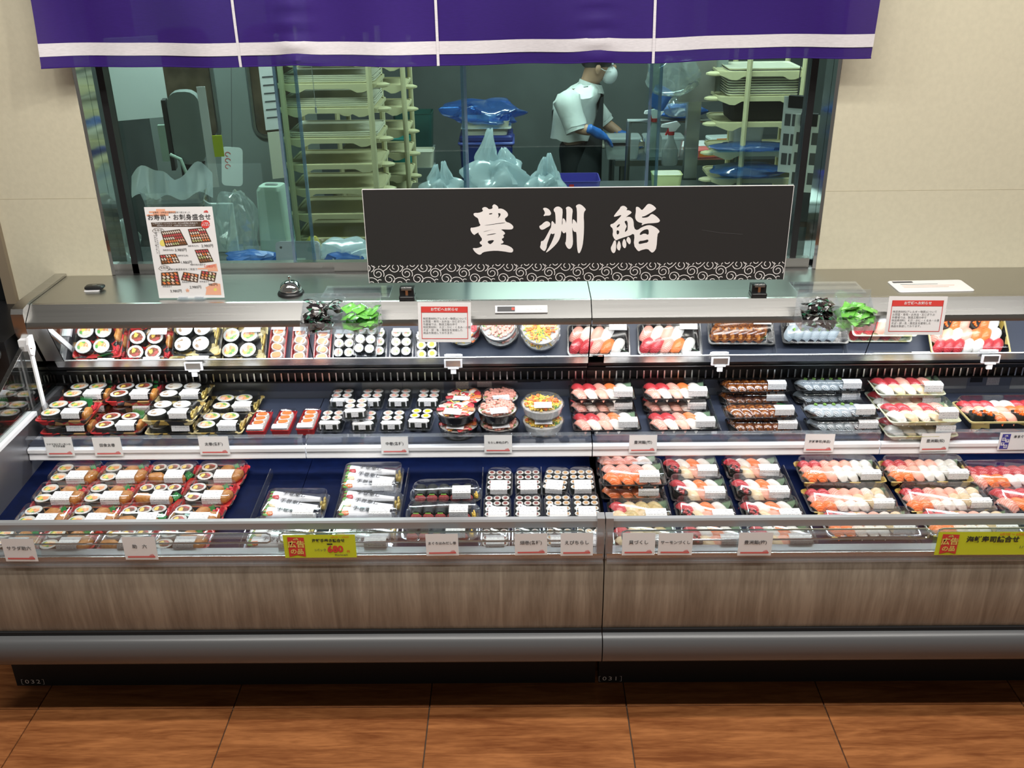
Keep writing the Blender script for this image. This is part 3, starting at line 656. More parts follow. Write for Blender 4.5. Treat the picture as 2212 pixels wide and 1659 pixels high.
for sp in ([(355, 1075), (405, 1090), (418, 1250), (405, 1390), (350, 1445), (290, 1390), (262, 1290), (310, 1190)], [(485, 1085), (525, 1140), (550, 1250), (530, 1330), (510, 1370), (450, 1330), (430, 1240), (460, 1140)],
           [(620, 1030), (670, 1080), (700, 1200), (680, 1290), (640, 1300), (590, 1240), (578, 1140)], [(740, 980), (800, 1030), (820, 1120), (800, 1185), (770, 1190), (720, 1130), (685, 1080), (710, 1010)]):
    glyph([sp], 1300)
# arabesque border
ara = MB(); per = 433 / 6.9125 * SC; u = SC / 6.9125
def spiral(cx, cz, R, turns, a0, ccw=1, rmin=.28, n=34):
    return [(cx + R * (1 - (1 - rmin) * k / n) * math.cos(a0 + ccw * turns * 2 * PI * k / n), cz + R * (1 - (1 - rmin) * k / n) * math.sin(a0 + ccw * turns * 2 * PI * k / n)) for k in range(n + 1)]
arc = lambda cx, cz, R, d0, d1, n=14: [(cx + R * math.cos(math.radians(d0 + (d1 - d0) * k / n)), cz + R * math.sin(math.radians(d0 + (d1 - d0) * k / n))) for k in range(n + 1)]
cells = [spiral(222, -262, 92, 1.55, math.radians(-30), 1), spiral(385, -348, 93, 1.5, math.radians(-85), 1, .3),
         spiral(480, -165, 80, 1.2, math.radians(190), 1, .3), arc(545, -432, 108, 20, 165), arc(545, -432, 45, 20, 165), arc(240, -385, 30, 40, 300),
         [(300, -220), (350, -190), (385, -155), (410, -125)], arc(315, -112, 38, 200, 340), arc(255, -160, 22, 100, 200), [(128, -125), (150, -150), (185, -160)], arc(90, -160, 75, -70, 20)]
zb = -410
for k in range(-1, 15):
    for pl in cells:
        pts = []
        for (x, z) in pl:
            X = -sw / 2 + (x - 78) * u + k * per; Z = (z + 410) * u
            if -sw / 2 + .001 < X < sw / 2 - .001 and .0006 < Z < 288 * u: pts.append((X, Z))
            else:
                if len(pts) > 1: ribbon(ara, pts, .0022, -.0010)
                pts = []
        if len(pts) > 1: ribbon(ara, pts, .0022, -.0010)
ara.build('arabesque_border', 'board_white', sg, kind='stuff')
MB().tube([(.39, -.0002, .165), (.45, -.0002, .155), (.52, -.0002, .150)], .0004, 4).build('scratch', 'ink_grey', sg)
for x, y, who in ((880, 645, 'left'), (1635, 635, 'right')):
    c = pZ(x, y, 1.0745)
    t = thing('sign_clip', f'small black clip stand under the {who} half of the shop sign', 'clip', (c.x, SY - .012, 1.0745), (0, 0, 0), 'black sign stands')
    mb = MB(); rbox(mb, .050, .046, .012, .004); mb.build('foot', 'black_metal', t)
    mb = MB(); mb.box(-.023, .023, -.010, .0115, .012, .036).box(-.023, .023, .0175, .026, .012, .034); mb.build('jaw', 'black_metal', t)
    MB().tube([(-.016, -.013, .036), (.016, -.013, .036)], .006, 8).build('roller', 'chrome', t, True)
    MB().box(-.004, .004, -.014, -.010, .010, .036).build('spring', 'chrome', t)

# ------------------------------------------------------------------ menu poster
pc = pZ(415, 646, 1.0745)
ps = thing('menu_poster', 'laminated sushi menu poster standing on the counter beside the bell', 'poster', (pc.x, pc.y, 1.0785), (-.02, 0, 0))
PW, PH = .212, .297
slab('sheet', 'paper_white', ps, PW, PH, .0012, z=PH / 2)
MB().box(-.045, .045, -.012, .02, -.003, -.0005).box(-.040, -.012, -.010, -.002, -.0005, .006).box(.012, .040, -.010, -.002, -.0005, .006).build('stand', 'acrylic', ps)
MB().tube([(0, .001, .12), (0, .05, -.002)], .002, 6).build('back_leg', 'acrylic', ps)
fx = lambda x, y: (-PW / 2 + (x - 35 - (y - 92) * .155) / 1148 * PW, PH - (y - 92) / 1530 * PH)
def pt(body, x, y, size, mt='ink', al='CENTER', bold=0, rot=(PI / 2, 0, 0)): a = fx(x, y); return txt(body, size, mt, ps, (a[0], -.0012, a[1]), al, bold, rot=rot)
def pq(pts, mt, name, y=-.0008): return outline([pts], mt, ps, fx, name, (0, y, 0))
pq([(120, 155), (240, 155), (240, 122), (390, 122), (390, 155), (570, 155), (570, 190), (450, 190), (450, 230), (80, 235), (80, 210), (190, 205), (190, 185), (120, 185)], 'peach_print', 'cloud_print', -.0006)
pt('お寿司・お刺身盛合せ', 630, 262, .0200, bold=.0001)
pt('お寿司・お刺身の盛合せを取り揃えました', 500, 180, .0062, 'ink_grey')
pq([(150, 340), (1010, 325), (1020, 415), (165, 410)], 'brown_print', 'brown_banner')
pt('ご予約はサービスカウンターまたは売場の係員まで', 560, 358, .0062, 'paper_white'); pt('※写真はイメージです　※内容が変わる場合があります', 580, 392, .0050, 'paper_white')
pq([(1075 + 72 * (1 + .08 * (k % 2)) * math.cos(k * PI / 12), 378 + 66 * (1 + .08 * (k % 2)) * math.sin(k * PI / 12)) for k in range(24)], 'red_print', 'red_seal', -.0010)
pt('ご予約\n承ります', 1078, 378, .0062, 'paper_white', bold=.0001).location.y = -.0015
logo(ps, *fx(1080, 172), .008, 'red_print', -.0010, .2)
def fan(cx, cy, tx):
    o = [(cx - 105, cy + 5), (cx - 70, cy - 35), (cx, cy - 50), (cx + 70, cy - 35), (cx + 105, cy), (cx + 55, cy + 45), (cx, cy + 25), (cx - 50, cy + 45)]
    i = [(cx + (x - cx) * .93, cy + (y - cy) * .90) for x, y in o]
    outline([o, i], 'brown_print', ps, fx, 'fan_frame', (0, -.0010, 0)); pt(tx, cx, cy - 5, .0085, 'brown_print')
fan(272, 475, 'お寿司'); fan(372, 1105, 'お刺身')
pt('厳選したネタをひとつひとつ\n心を込めて握りました', 245, 700, .0062, 'ink_grey', rot=(PI / 2, PI / 2, 0))
pq([(350 + 55 * math.cos(k * PI / 8), 680 + 55 * math.sin(k * PI / 8)) for k in range(16)], 'yellow_ink', 'sun_print', -.0006)
for nm, cl in (('poster_tuna', (.62, .09, .10)), ('poster_salmon', (.80, .24, .08)), ('poster_white', (.82, .72, .62)), ('poster_brown', (.30, .12, .05)), ('poster_pale', (.78, .42, .30)), ('poster_green', (.5, .55, .25))): MT[nm] = mat(nm, cl, .5)
PT = ['poster_tuna', 'poster_salmon', 'poster_white', 'poster_brown', 'poster_pale', 'poster_green']
def platter(q, nx, ny_, rows, seed):
    """printed picture of a sushi platter: dark tray with rows of coloured pieces"""
    rnd = random.Random(seed)
    pq(q, 'brown_print', 'platter_print', -.0007)
    B = lambda u, v: tuple((q[0][i] * (1 - u) + q[1][i] * u) * (1 - v) + (q[3][i] * (1 - u) + q[2][i] * u) * v for i in (0, 1))
    mb = MB()
    for r_ in range(ny_):
        for c_ in range(nx):
            k = rows[r_][c_ * len(rows[r_]) // nx]
            P4 = [B(.04 + .92 * (c_ + a_) / nx, .04 + .90 * (r_ + b_) / ny_) for a_, b_ in ((.05, .2), (.55, .02), (.98, .75), (.45, .95))]
            mb.add([(fx(*p_)[0], -.0010, fx(*p_)[1]) for p_ in P4], [(0, 1, 2, 3)], k)
    mb.build('sushi_print', PT, ps)
platter([(315, 490), (640, 455), (780, 715), (395, 750)], 9, 5, [[2, 2], [0, 0, 0], [2, 0], [1, 1, 4], [2, 5, 3]], 1)
platter([(775, 455), (1065, 428), (1180, 665), (850, 690)], 7, 5, [[0, 2], [2, 0], [1, 4], [2, 4], [5, 1]], 2)
platter([(285, 880), (570, 862), (645, 1015), (320, 1040)], 6, 3, [[0, 2, 1], [2, 1, 2], [3, 1, 2]], 3)
platter([(890, 800), (1120, 785), (1225, 1000), (985, 1025)], 5, 4, [[0, 0], [2, 1, 2], [5, 2], [3, 3, 5]], 4)
platter([(310, 1180), (600, 1165), (655, 1400), (315, 1400)], 4, 4, [[1, 4, 1], [2, 1, 0], [5, 2, 0], [1, 4, 1]], 5)
platter([(700, 1170), (965, 1215), (950, 1355), (655, 1310)], 4, 3, [[1, 4, 1], [0, 2, 2], [4, 2, 2]], 6)
platter([(1010, 1150), (1275, 1190), (1245, 1345), (980, 1290)], 4, 3, [[0, 2, 4], [1, 5, 5], [4, 2, 2]], 7)
for tx, x, y in (('3,980円', 655, 800), ('2,980円', 1110, 735), ('1,980円', 750, 1010), ('3,980円', 570, 1500), ('2,980円', 910, 1435)): pt(tx, x, y, .0118)
pt('1,580円', 1155, 1080, .0118, 'red_print'); pt('980円', 1215, 1395, .0118)
for tx, x, y in (('海鮮寿司(松)', 440, 800), ('海鮮寿司(竹)', 870, 735), ('海鮮寿司(梅)', 690, 895), ('海鮮手巻き盛合せ', 950, 1050), ('鮮魚盛合せ', 420, 1420), ('鮮魚盛合せ', 760, 1345), ('鮮魚盛合せ', 1065, 1340)): pt(tx, x, y, .0062, 'ink_grey')
pt('新鮮な厳選素材をご家庭で', 690, 1128, .0078, 'ink_grey')
pq([(945, 1110), (1080, 1105), (1080, 1075), (1270, 1035), (1290, 1130), (1300, 1165), (1120, 1165), (1120, 1130), (945, 1130)], 'peach_print', 'cloud_print', -.0006)
pq([(1085 + 0, 1570), (1100, 1480), (1085, 1440), (1130, 1420), (1180, 1380), (1240, 1360), (1290, 1375), (1340, 1380), (1362, 1575)], 'peach_print', 'flower_print', -.0006)
pq([(1255 + 30 * math.cos(k * PI / 6), 1480 + 28 * math.sin(k * PI / 6)) for k in range(12)], 'yellow_ink', 'flower_centre')
mb = MB()
for k in range(5):
    a_ = k * 2 * PI / 5 + .3; cc = fx(770, 1490); ribbon(mb, [(cc[0], cc[1]), (cc[0] + .006 * math.cos(a_), cc[1] + .006 * math.sin(a_))], [.0015, .004], -.0009)
mb.build('blossom_print', 'peach_print', ps)

# ------------------------------------------------------------------ things on the counter
c = pZ(627, 637, 1.0745)
bl = thing('call_bell', 'chrome service bell with a black base on the steel counter', 'bell', (c.x, c.y + .012, 1.0745))
MB().lathe([(.043, 0), (.043, .004), (.039, .010), (.030, .014)], 28).build('base', 'black_metal', bl, True)
MB().lathe([(.035, .014), (.0355, .018), (.033, .028), (.026, .038), (.015, .044), (.004, .046)], 28).build('dome', 'chrome', bl, 60)
MB().lathe([(.002, .045), (.002, .053), (.005, .054), (.005, .058), (.002, .060)], 12).build('plunger', 'chrome', bl, True)
c = pZ(206, 626, 1.0745)
pg = thing('pager', 'small black pager lying at the left end of the counter', 'pager', (c.x, c.y, 1.0745), (0, 0, .05))
mb = MB(); rbox(mb, .062, .036, .012, .010, z=.004); mb.build('case', 'black_metal', pg, 40)
mb = MB(); rbox(mb, .050, .030, .004, .004, cx=-.006, cy=-.006); mb.build('backing', 'white_plastic', pg)
mb = MB(); rbox(mb, .016, .010, .0015, .004, z=.016); mb.build('button', 'steel_dark', pg)
q = [pZ(x, y, 1.0785) for x, y in ((1922, 606), (2075, 603), (2106, 627), (1938, 632))]
cc = sum(q, Vector()) / 4
nt_ = thing('notice_board_flat', 'white rounded notice board lying flat on the right of the counter', 'notice', (cc.x, cc.y, 1.0745), (0, 0, math.atan2(q[1].y - q[0].y, q[1].x - q[0].x)))
bw = ((q[1] - q[0]).length + (q[2] - q[3]).length) / 2; bd = ((q[3] - q[0]).length + (q[2] - q[1]).length) / 2 * .93
mb = MB(); rbox(mb, bw, bd, .004, .010, n=5); mb.build('board', 'paper_white', nt_)
mb = MB(); mb.add([(-bw * .45, bd * .28, .0045), (-bw * .18, bd * .28, .0045), (-bw * .18, bd * .42, .0045), (-bw * .45, bd * .42, .0045)], [(0, 1, 2, 3)]); mb.build('grey_header', 'ink_grey', nt_)
for k, (w_, mtn) in enumerate(((.5, 'ink_grey'), (.7, 'peach_print'), (.6, 'peach_print'))):
    mb = MB(); mb.add([(-bw * .38, bd * (.12 - .13 * k), .0045), (-bw * .38 + bw * w_, bd * (.12 - .13 * k), .0045), (-bw * .38 + bw * w_, bd * (.145 - .13 * k), .0045), (-bw * .38, bd * (.145 - .13 * k), .0045)], [(0, 1, 2, 3)]); mb.build('printed_line', mtn, nt_)
# thermometer display on the canopy
c = pY(1126, 667, 2.862)
th = thing('temperature_display', 'small white temperature display on the steel canopy', 'display', (c.x, 2.8600, 1.0510), (-.86, 0, 0))
mb = MB(); mb.box(-.083, .083, -.006, -.0005, -.013, .013); mb.build('housing', 'white_plastic', th)
mb = MB(); rect(mb, -.076, -.020, -.009, .009, -.0064); mb.build('screen', 'ink_grey', th)
mb = MB(); rect(mb, -.030, -.022, -.003, .005, -.0067); mb.build('red_light', mat('red_led', (.9, .05, .03), .4, emit=1.5), th)
for k in range(4): MB().ball((.02 + .014 * k, -.006, 0), (.004, .002, .004), 8, 4).build('button', 'paper', th)
# allergy notices hung in front of the canopy
for (x0, y0, x1, y1), wh in (((903, 655, 1018, 738), 'centre'), ((1915, 642, 2042, 722), 'right')):
    Yp = 2.812; c = pY((x0 + x1) / 2, (y0 + y1) / 2, Yp); w = (pY(x1, y0, Yp).x - pY(x0, y0, Yp).x); h = pY(x0, y0, Yp).z - pY(x0, y1, Yp).z
    t = thing('allergy_notice', f'white notice card with red frame hung on the canopy, {"left of the temperature display" if wh == "centre" else "below the flat white notice board"}', 'notice', (c.x, Yp, c.z), (-.10, .012, 0), 'red-framed allergy notices')
    slab('card_sheet', 'paper_white', t, w, h, .0012)
    mb = MB(); k = .88
    for (a_, b_, e_, f_) in ((-.44, .44, -.415, -.40), (-.44, .44, .25, .40), (-.44, -.43, -.40, .40), (.43, .44, -.40, .40)): rect(mb, a_ * w, b_ * w, e_ * h, f_ * h)
    mb.build('red_frame', 'red_print', t)
    txt('お客様へお知らせ', .0108, 'paper_white', t, (0, -.0015, .325 * h), bold=.0002)
    txt('特定原材料(アレルギー物質)について\nお惣菜・寿司・お弁当・おにぎりの\n作業場では、製造工程の中で\n特定原材料：えび・かに・くるみ・小麦\nそば・卵・乳・落花生を使用した\n商品を製造しております。', .0083, 'ink_grey', t, (-.41 * w, -.0013, -.085 * h), 'LEFT', line=1.12)
    MB().box(-.02, .02, .001, .055, h * .28, h * .31).build('hanger', 'acrylic', t)

# condiment boxes with soy and wasabi packets
MT['soy_pack'] = patchy('soy_packet', [(0, (.02, .015, .015)), (.40, (.03, .16, .08)), (.50, (.55, .55, .55)), (.78, (.05, .03, .028))], 70, .2, coat=.6)
MT['wasabi_pack'] = patchy('wasabi_packet', [(0, (.20, .60, .10)), (.42, (.42, .78, .30)), (.62, (.12, .42, .08)), (.84, (.08, .16, .07))], 60, .25, coat=.5)
MT['foil'] = clear('packet_film', (.9, .92, .92), .25, .6, .12, milky=.35, milk=(.75, .8, .78))
MT['film_green'] = clear('packet_film_green', (.45, .9, .35), .2, .5, .15, milky=.5, milk=(.25, .75, .15))
def pillow(w, d, h):
    mb = MB()
    for s in (1, -1): mb.grid(lambda u_, v: ((u_ - .5) * w, (v - .5) * d, s * h * (math.sin(PI * u_) * math.sin(PI * v)) ** .6), 6, 5)
    return mb
soy_me = pillow(.046, .034, .004).mesh('sachet', 'soy_pack', True); was_me = pillow(.044, .036, .005).mesh('sachet', 'wasabi_pack', True)
def crimp(w, d):
    mb = MB()
    for s in (1,): mb.grid(lambda u_, v: (s * (w / 2 + .004 * u_), (v - .5) * d, .0008 * math.sin(v * 25)), 1, 8)
    return mb
crs = crimp(.044, .030).mesh('film_edge', 'foil'); crw = crimp(.042, .033).mesh('film_edge', 'film_green')
for (bx0, by, bx1), wh in (((656, 712, 835), 'by the bell'), ((1722, 705, 1893), 'right of the sign')):
    a, b = pY(bx0, by, 2.79), pY(bx1 - 12, by, 2.79); w = b.x - a.x; zb = a.z
    t = thing('condiment_box', f'clear acrylic box of sauce packets hung on the canopy {wh}', 'box', ((a.x + b.x) / 2, 2.79, zb), (0, 0, 0), 'clear condiment boxes')
    D = .085
    MB().box(-w / 2, w / 2, -D / 2, D / 2, 0, .0025).build('floor_sheet', 'acrylic', t)
    MB().box(-w / 2, w / 2, -D / 2, -D / 2 + .0025, .0025, .036).build('front_sheet', 'acrylic', t)
    MB().box(-w / 2, w / 2, D / 2 - .0025, D / 2, .0025, .105).build('back_sheet', 'acrylic', t)
    for x in (-w / 2 + .0012, .008, w / 2 - .0012):
        MB().prism([(-D / 2 + .003, .003), (-D / 2 + .003, .036), (D / 2 - .003, .088), (D / 2 - .003, .003)], x - .0012, x + .0012).build('divider', 'acrylic', t)
    MB().box(-w / 2 + .01, w / 2 + .03, D / 2, .34, .102, .105).build('holder_plate', 'acrylic', t) if False else None
    rnd = random.Random(len(wh))
    for side, me, cr, nm, lb, gp in ((-1, soy_me, crs, 'soy_sauce_packet', 'small dark soy sauce packet', 'soy sauce packets'), (1, was_me, crw, 'wasabi_packet', 'small bright green wasabi packet', 'wasabi packets')):
        for k in range(26 if side < 0 else 24):
            lay = k // 7; xx = side * w * .245 + .004 + rnd.uniform(-1, 1) * w * .17; yy = rnd.uniform(-1, 1) * D * .34
            p_ = thing(nm, f'{lb} heaped in the clear box {wh}', 'packet', ((a.x + b.x) / 2 + xx, 2.79 + yy, zb + .014 + .0165 * lay + (.012 if side < 0 and k > 15 else 0) + .25 * max(0, yy)), (rnd.uniform(-.7, .5) + .3, rnd.uniform(-.5, .5), rnd.uniform(-1.2, 1.2)), f'{gp} in the box {wh}')
            inst('sachet', me, p_); inst('film_edge', cr, p_)
    # two dark strips under a clear plate on the counter behind the box
    cpl = thing('counter_plate', f'clear plate with two dark strips on the counter {wh}', 'plate', ((a.x + b.x) / 2 + .02, 2.975, 1.0747), (0, 0, 0), 'clear plates with dark strips')
    MB().box(-.105, .115, -.055, .055, .0012, .003).build('clear_sheet', 'acrylic', cpl)
    for yy in (-.025, .03): MB().box(-.10, .11, yy - .010, yy + .010, 0, .0011).build('dark_strip', 'black_matte', cpl)

# ------------------------------------------------------------------ sushi packs
MT['lid'] = clear('clear_lid', (.985, .99, 1), .045, .42, .07, 1.8)
MT['clear_tray'] = clear('clear_tray', (.93, .95, .98), .06, .5, .08, 2, milky=.06)
MT['black_tray'] = mat('black_tray', (.010, .010, .011), .22, coat=.3)
MT['red_tray'] = mat('red_tray', (.42, .012, .012), .28, coat=.3)
MT['print_tray'] = patchy('printed_tray', [(0, (.012, .012, .012)), (.22, (.50, .02, .02)), (.56, (.46, .27, .10)), (.74, (.012, .010, .010)), (.84, (.58, .03, .03))], 34, .3, coat=.4)
MT['gold_tray'] = patchy('gold_tray', [(0, (.010, .010, .010)), (.42, (.46, .31, .07)), (.62, (.03, .025, .015)), (.80, (.62, .52, .25))], 30, .3, coat=.4)
MT['gold_box'] = patchy('gold_black_box', [(0, (.010, .009, .010)), (.66, (.50, .34, .07)), (.84, (.012, .010, .010)), (.93, (.62, .48, .16))], 26, .3, coat=.4)
MT['gold_rim'] = mat('gold_rim', (.55, .46, .20), .35, .3)
MT['pale_gold_tray'] = patchy('pale_gold_tray', [(0, (.62, .62, .42)), (.5, (.52, .48, .22)), (.75, (.70, .72, .58))], 30, .3, coat=.3)
MT['nori'] = mat('nori', (.010, .013, .010), .5, var=.5, scale=200, bump=.3)
MT['rice'] = mat('rice', (.70, .69, .65), .5, var=.14, scale=320, bump=.8)
MT['tuna'] = striped('tuna', (.46, .022, .035), (.62, .075, .08), 60, .3, 3)
MT['pink_fish'] = striped('pink_fish', (.80, .28, .22), (.84, .46, .36), 55, .3, 2)
MT['salmon'] = striped('salmon', (.84, .13, .02), (.90, .30, .10), 70, .3, 1.5, (0, 0, .6), lo=.1, hi=.9)
MT['squid'] = mat('squid', (.82, .79, .73), .25, var=.06, scale=40, coat=.4)
MT['whitefish'] = striped('white_fish', (.80, .66, .56), (.84, .78, .70), 60, .3, 3)
MT['ebi'] = striped('cooked_shrimp', (.78, .15, .05), (.90, .70, .60), 130, .35, 2.5)
MT['scallop'] = mat('scallop', (.82, .64, .40), .3, var=.1, scale=60, coat=.3)
MT['clam'] = mat('clam', (.66, .50, .22), .35, var=.3, scale=80, coat=.3)
MT['egg'] = mat('egg_omelette', (.88, .60, .10), .45, var=.12, scale=60)
MT['eel'] = patchy('grilled_eel', [(0, (.13, .035, .008)), (.4, (.27, .085, .015)), (.75, (.07, .018, .006)), (.9, (.42, .17, .04))], 130, .18, coat=.9)
MT['mackerel'] = striped('mackerel', (.07, .10, .13), (.58, .64, .66), 120, .15, 4, (0, 0, 1.2))
MT['inari'] = mat('inari', (.55, .25, .055), .42, col2=(.40, .155, .03), scale=90, bump=.6, coat=.15)
MT['ginger'] = patchy('red_ginger', [(0, (.62, .03, .05)), (.5, (.78, .10, .10)), (.8, (.50, .02, .03))], 260, .3, coat=.4)
MT['leaf'] = striped('green_divider', (.02, .25, .06), (.05, .40, .10), 90, .4, .2)
MT['leaf_pale'] = mat('pale_green_leaf', (.30, .48, .30), .4)
MT['scallion'] = mat('scallion', (.22, .45, .08), .45, var=.3, scale=200)
MT['gold_leaf'] = mat('gold_leaf', (.45, .33, .08), .35, .4)
MT['fill_a'] = patchy('salad_filling', [(0, (.80, .33, .14)), (.34, (.86, .62, .12)), (.62, (.12, .38, .08)), (.8, (.82, .68, .52))], 90, .4)
MT['fill_b'] = patchy('country_filling', [(0, (.16, .055, .02)), (.42, (.84, .60, .12)), (.66, (.25, .09, .03)), (.84, (.45, .08, .07))], 90, .4)
MT['fill_c'] = patchy('seafood_filling', [(0, (.80, .30, .16)), (.4, (.82, .52, .40)), (.72, (.86, .62, .14)), (.88, (.16, .36, .10))], 90, .4)
MT['fill_d'] = patchy('pale_filling', [(0, (.70, .62, .50)), (.5, (.30, .20, .12)), (.75, (.76, .70, .60))], 90, .4)
MT['crab'] = patchy('crab_filling', [(0, (.84, .38, .30)), (.5, (.86, .60, .50)), (.8, (.30, .45, .18))], 160, .4)
MT['tuna_core'] = mat('tuna_core', (.26, .045, .03), .4, var=.35, scale=200)
MT['shrimp_core'] = mat('shrimp_core', (.74, .42, .17), .4, var=.35, scale=250)
MT['radish_core'] = mat('radish_core', (.80, .68, .03), .35, var=.2, scale=200)
MT['roe'] = mat('salmon_roe', (.86, .16, .015), .12, coat=.6)
MT['minced'] = mat('minced_tuna', (.58, .10, .10), .35, var=.35, scale=220, bump=.8)
MT['wrap_film'] = mat('printed_film', (.82, .83, .86), .3, coat=.3)
MT['lettuce'] = mat('lettuce', (.16, .40, .08), .45, var=.4, scale=120)
MT['purple_pad'] = mat('purple_sachet', (.16, .04, .38), .35)

ME = {}
def M1(key, fn, mats, smooth=True):
    if key not in ME:
        mb = MB(); fn(mb); ME[key] = mb.mesh(key.split('/')[0], mats, smooth)
    return ME[key]
def tray(mb, w, d, h, r=.012, fl=.86, rim=.004, floor=.004):
    mb.loft([rrect(w * fl, d * fl, r, 0), rrect(w - .004, d - .004, r, h - .003), rrect(w, d, r, h - .002), rrect(w, d, r, h), rrect(w - 2 * rim, d - 2 * rim, r, h), rrect(w * fl - .003, d * fl - .003, r, floor)])
def lid(mb, w, d, h0, h1, r=.012, tx=.90, ty=.86):
    mb.loft([rrect(w - .001, d - .001, r, h0 - .001), rrect(w - .003, d - .003, r, h0 + .002), rrect(w - .010, d - .010, r, h0 + .002), rrect(w * tx + .004, d * ty + .004, r * 1.3, h1 - .004), rrect(w * tx, d * ty, r * 1.3, h1 - .001), rrect(w * tx - .006, d * ty - .006, r * 1.2, h1)], False, True)
def sticker(mb, w, d, h0, h1, x, lw, top, ty=.86):
    """price sticker folded from the lid top over its front edge"""
    e = .0010; yf, yb = -d * ty / 2 - .002, -(d - .012) / 2
    path = [(yb * .5 + yf * .5 - e, h1 - (h1 - h0) * .80), (yf - e, h1 - .003), (yf + .004, h1 + e), (yf + top, h1 + e)]
    L = [0]
    for a, b in zip(path, path[1:]): L.append(L[-1] + math.hypot(b[0] - a[0], b[1] - a[1]))
    b0 = len(mb.v)
    for k, (y, z) in enumerate(path):
        for s in (0, 1): mb.v.append((x + (s - .5) * lw, y, z)); mb.uv[len(mb.v) - 1] = (s, L[k] / L[-1])
    for k in range(3): mb.f.append((b0 + 2 * k, b0 + 2 * k + 1, b0 + 2 * k + 3, b0 + 2 * k + 2)); mb.mi.append(0)
def shell(name, w, d, h, tmat, th=.022, r=.012, lx=.2, lw=.058, ltop=.035, tx=.90, ty=.86, fl=.86, lab=True):
    """tray + lid + folded price sticker, returns an unlabelled root"""
    t = thing(name, '', 'food pack')
    inst('tray', M1(f'tray/{name}', lambda m: tray(m, w, d, th, r, fl), tmat, 30), t)
    inst('lid', M1(f'lid/{name}', lambda m: lid(m, w, d, th + .001, h, r, tx, ty), 'lid', 35), t)
    if lab: inst('price_sticker', M1(f'price_sticker/{name}', lambda m: sticker(m, w, d, th, h, w * lx, lw, ltop, ty), 'sticker', False), t)
    return t
# --- pieces
def jitter(o, a=.06):
    o.rotation_euler.z += RND.uniform(-a, a); return o
RND = random.Random(5)
def roll(t, x, y, z, r, h, fill, nori='nori', rz=None, part='roll'):
    """upright cut roll: seaweed wrap with rice and filling discs on top"""
    k = f'{r:.4f}_{h:.4f}'
    n = 16
    o = inst(part, M1(f'roll/{k}{nori}', lambda m: m.lathe([(r * .96, 0), (r, .002), (r, h - .001), (r * .97, h), (r * .95, h - .001)], n, sy=.92), nori, 50), t, (x, y, z), (0, 0, rz if rz is not None else RND.uniform(-.4, .4)))
    inst('rice', M1(f'rice/{k}', lambda m: m.lathe([(r * .95, h - .0015), (r * .93, h + .0004), (r * .5, h + .0010)], n, sy=.92), 'rice', 60), o)
    def fl_(m):
        rr = random.Random(k); sp = []
        for i in range(n): a = 2 * PI * i / n; q = r * (.60 + .16 * rr.random()); sp.append((q * math.cos(a), q * math.sin(a) * .8))
        m.loft([[(a, b, h - .001) for a, b in sp], [(a * .97, b * .97, h + .0018) for a, b in sp], [(a * .6, b * .6, h + .0028) for a, b in sp]])
    inst('filling', M1(f'filling/{k}{fill}', fl_, fill, 60), o)
    return o
def thin_roll(t, x, y, z, r, h, core, square=False, rice_out=False):
    wrap = 'rice' if rice_out else 'nori'
    n = 12
    e = .75 if square else 1
    def S_(m, R, z0, z1, m_=0):
        lp = lambda q, zz: [(q * math.copysign(abs(math.cos(2 * PI * i / n)) ** e, math.cos(2 * PI * i / n)), q * math.copysign(abs(math.sin(2 * PI * i / n)) ** e, math.sin(2 * PI * i / n)), zz) for i in range(n)]
        m.loft([lp(R, z0), lp(R, z1 - .001), lp(R * .95, z1)])
    k = f'{r:.4f}_{h:.4f}_{square}_{wrap}'
    o = inst('roll', M1(f'roll/thin{k}', lambda m: S_(m, r, 0, h), wrap, 50), t, (x, y, z), (0, 0, RND.uniform(-.3, .3)))
    if not rice_out: inst('rice', M1(f'rice/thin{k}', lambda m: S_(m, r * .93, h - .002, h + .0008), 'rice', 50), o)
    inst('filling', M1(f'filling/thin{k}{core}', lambda m: S_(m, r * (.74 if square else .50), h - .002, h + .0022), core, 50), o)
    return o
def nigiri(t, x, y, z, rz, top, L=.056, W=.027, lift=0):
    """pressed rice block with a draped topping"""
    def rice_(m): m.ball((0, 0, .011), (L * .46, W * .46, .0115), 12, 7, e=.75)
    o = inst('nigiri', M1(f'nigiri/{L:.3f}{W:.3f}', rice_, 'rice', True), t, (x, y, z + lift), (RND.uniform(-.08, .08), RND.uniform(-.05, .05), rz + RND.uniform(-.08, .08)))
    th = .0055
    def top_(m):
        def f(u, v, dz):
            a = (u - .5) * 2; b = (v - .5) * 2
            w_ = W * .56 * (1 - .32 * abs(a) ** 3)
            return (a * L * .58, b * w_, .0230 - .0165 * abs(a) ** 2.6 - .010 * abs(b) ** 2.2 + dz * (1 - .5 * max(abs(a), abs(b)) ** 4))
        m.grid(lambda u, v: f(u, v, th), 9, 6); m.grid(lambda u, v: f(u, v, 0), 9, 6)
        m.v = list(m.v)
    if top: inst('topping', M1(f'topping/{top}{L:.3f}{W:.3f}', top_, top, True), o)
    return o
def gunkan(t, x, y, z, rz, top):
    o = inst('gunkan', M1('gunkan', lambda m: m.loft([[(a, b, zz) for a, b, _ in rrect(.050, .028, .013, 0, 4)] for zz in (0, .026)]), 'nori', 40), t, (x, y, z), (0, 0, rz))
    def tp(m):
        rr = random.Random(3)
        for k in range(14): m.ball((rr.uniform(-.018, .018), rr.uniform(-.008, .008), .027 + rr.uniform(0, .003)), .0045, 6, 4)
    inst('topping', M1('topping/gunkan' + top, tp, top, True), o, kind='stuff')
    return o
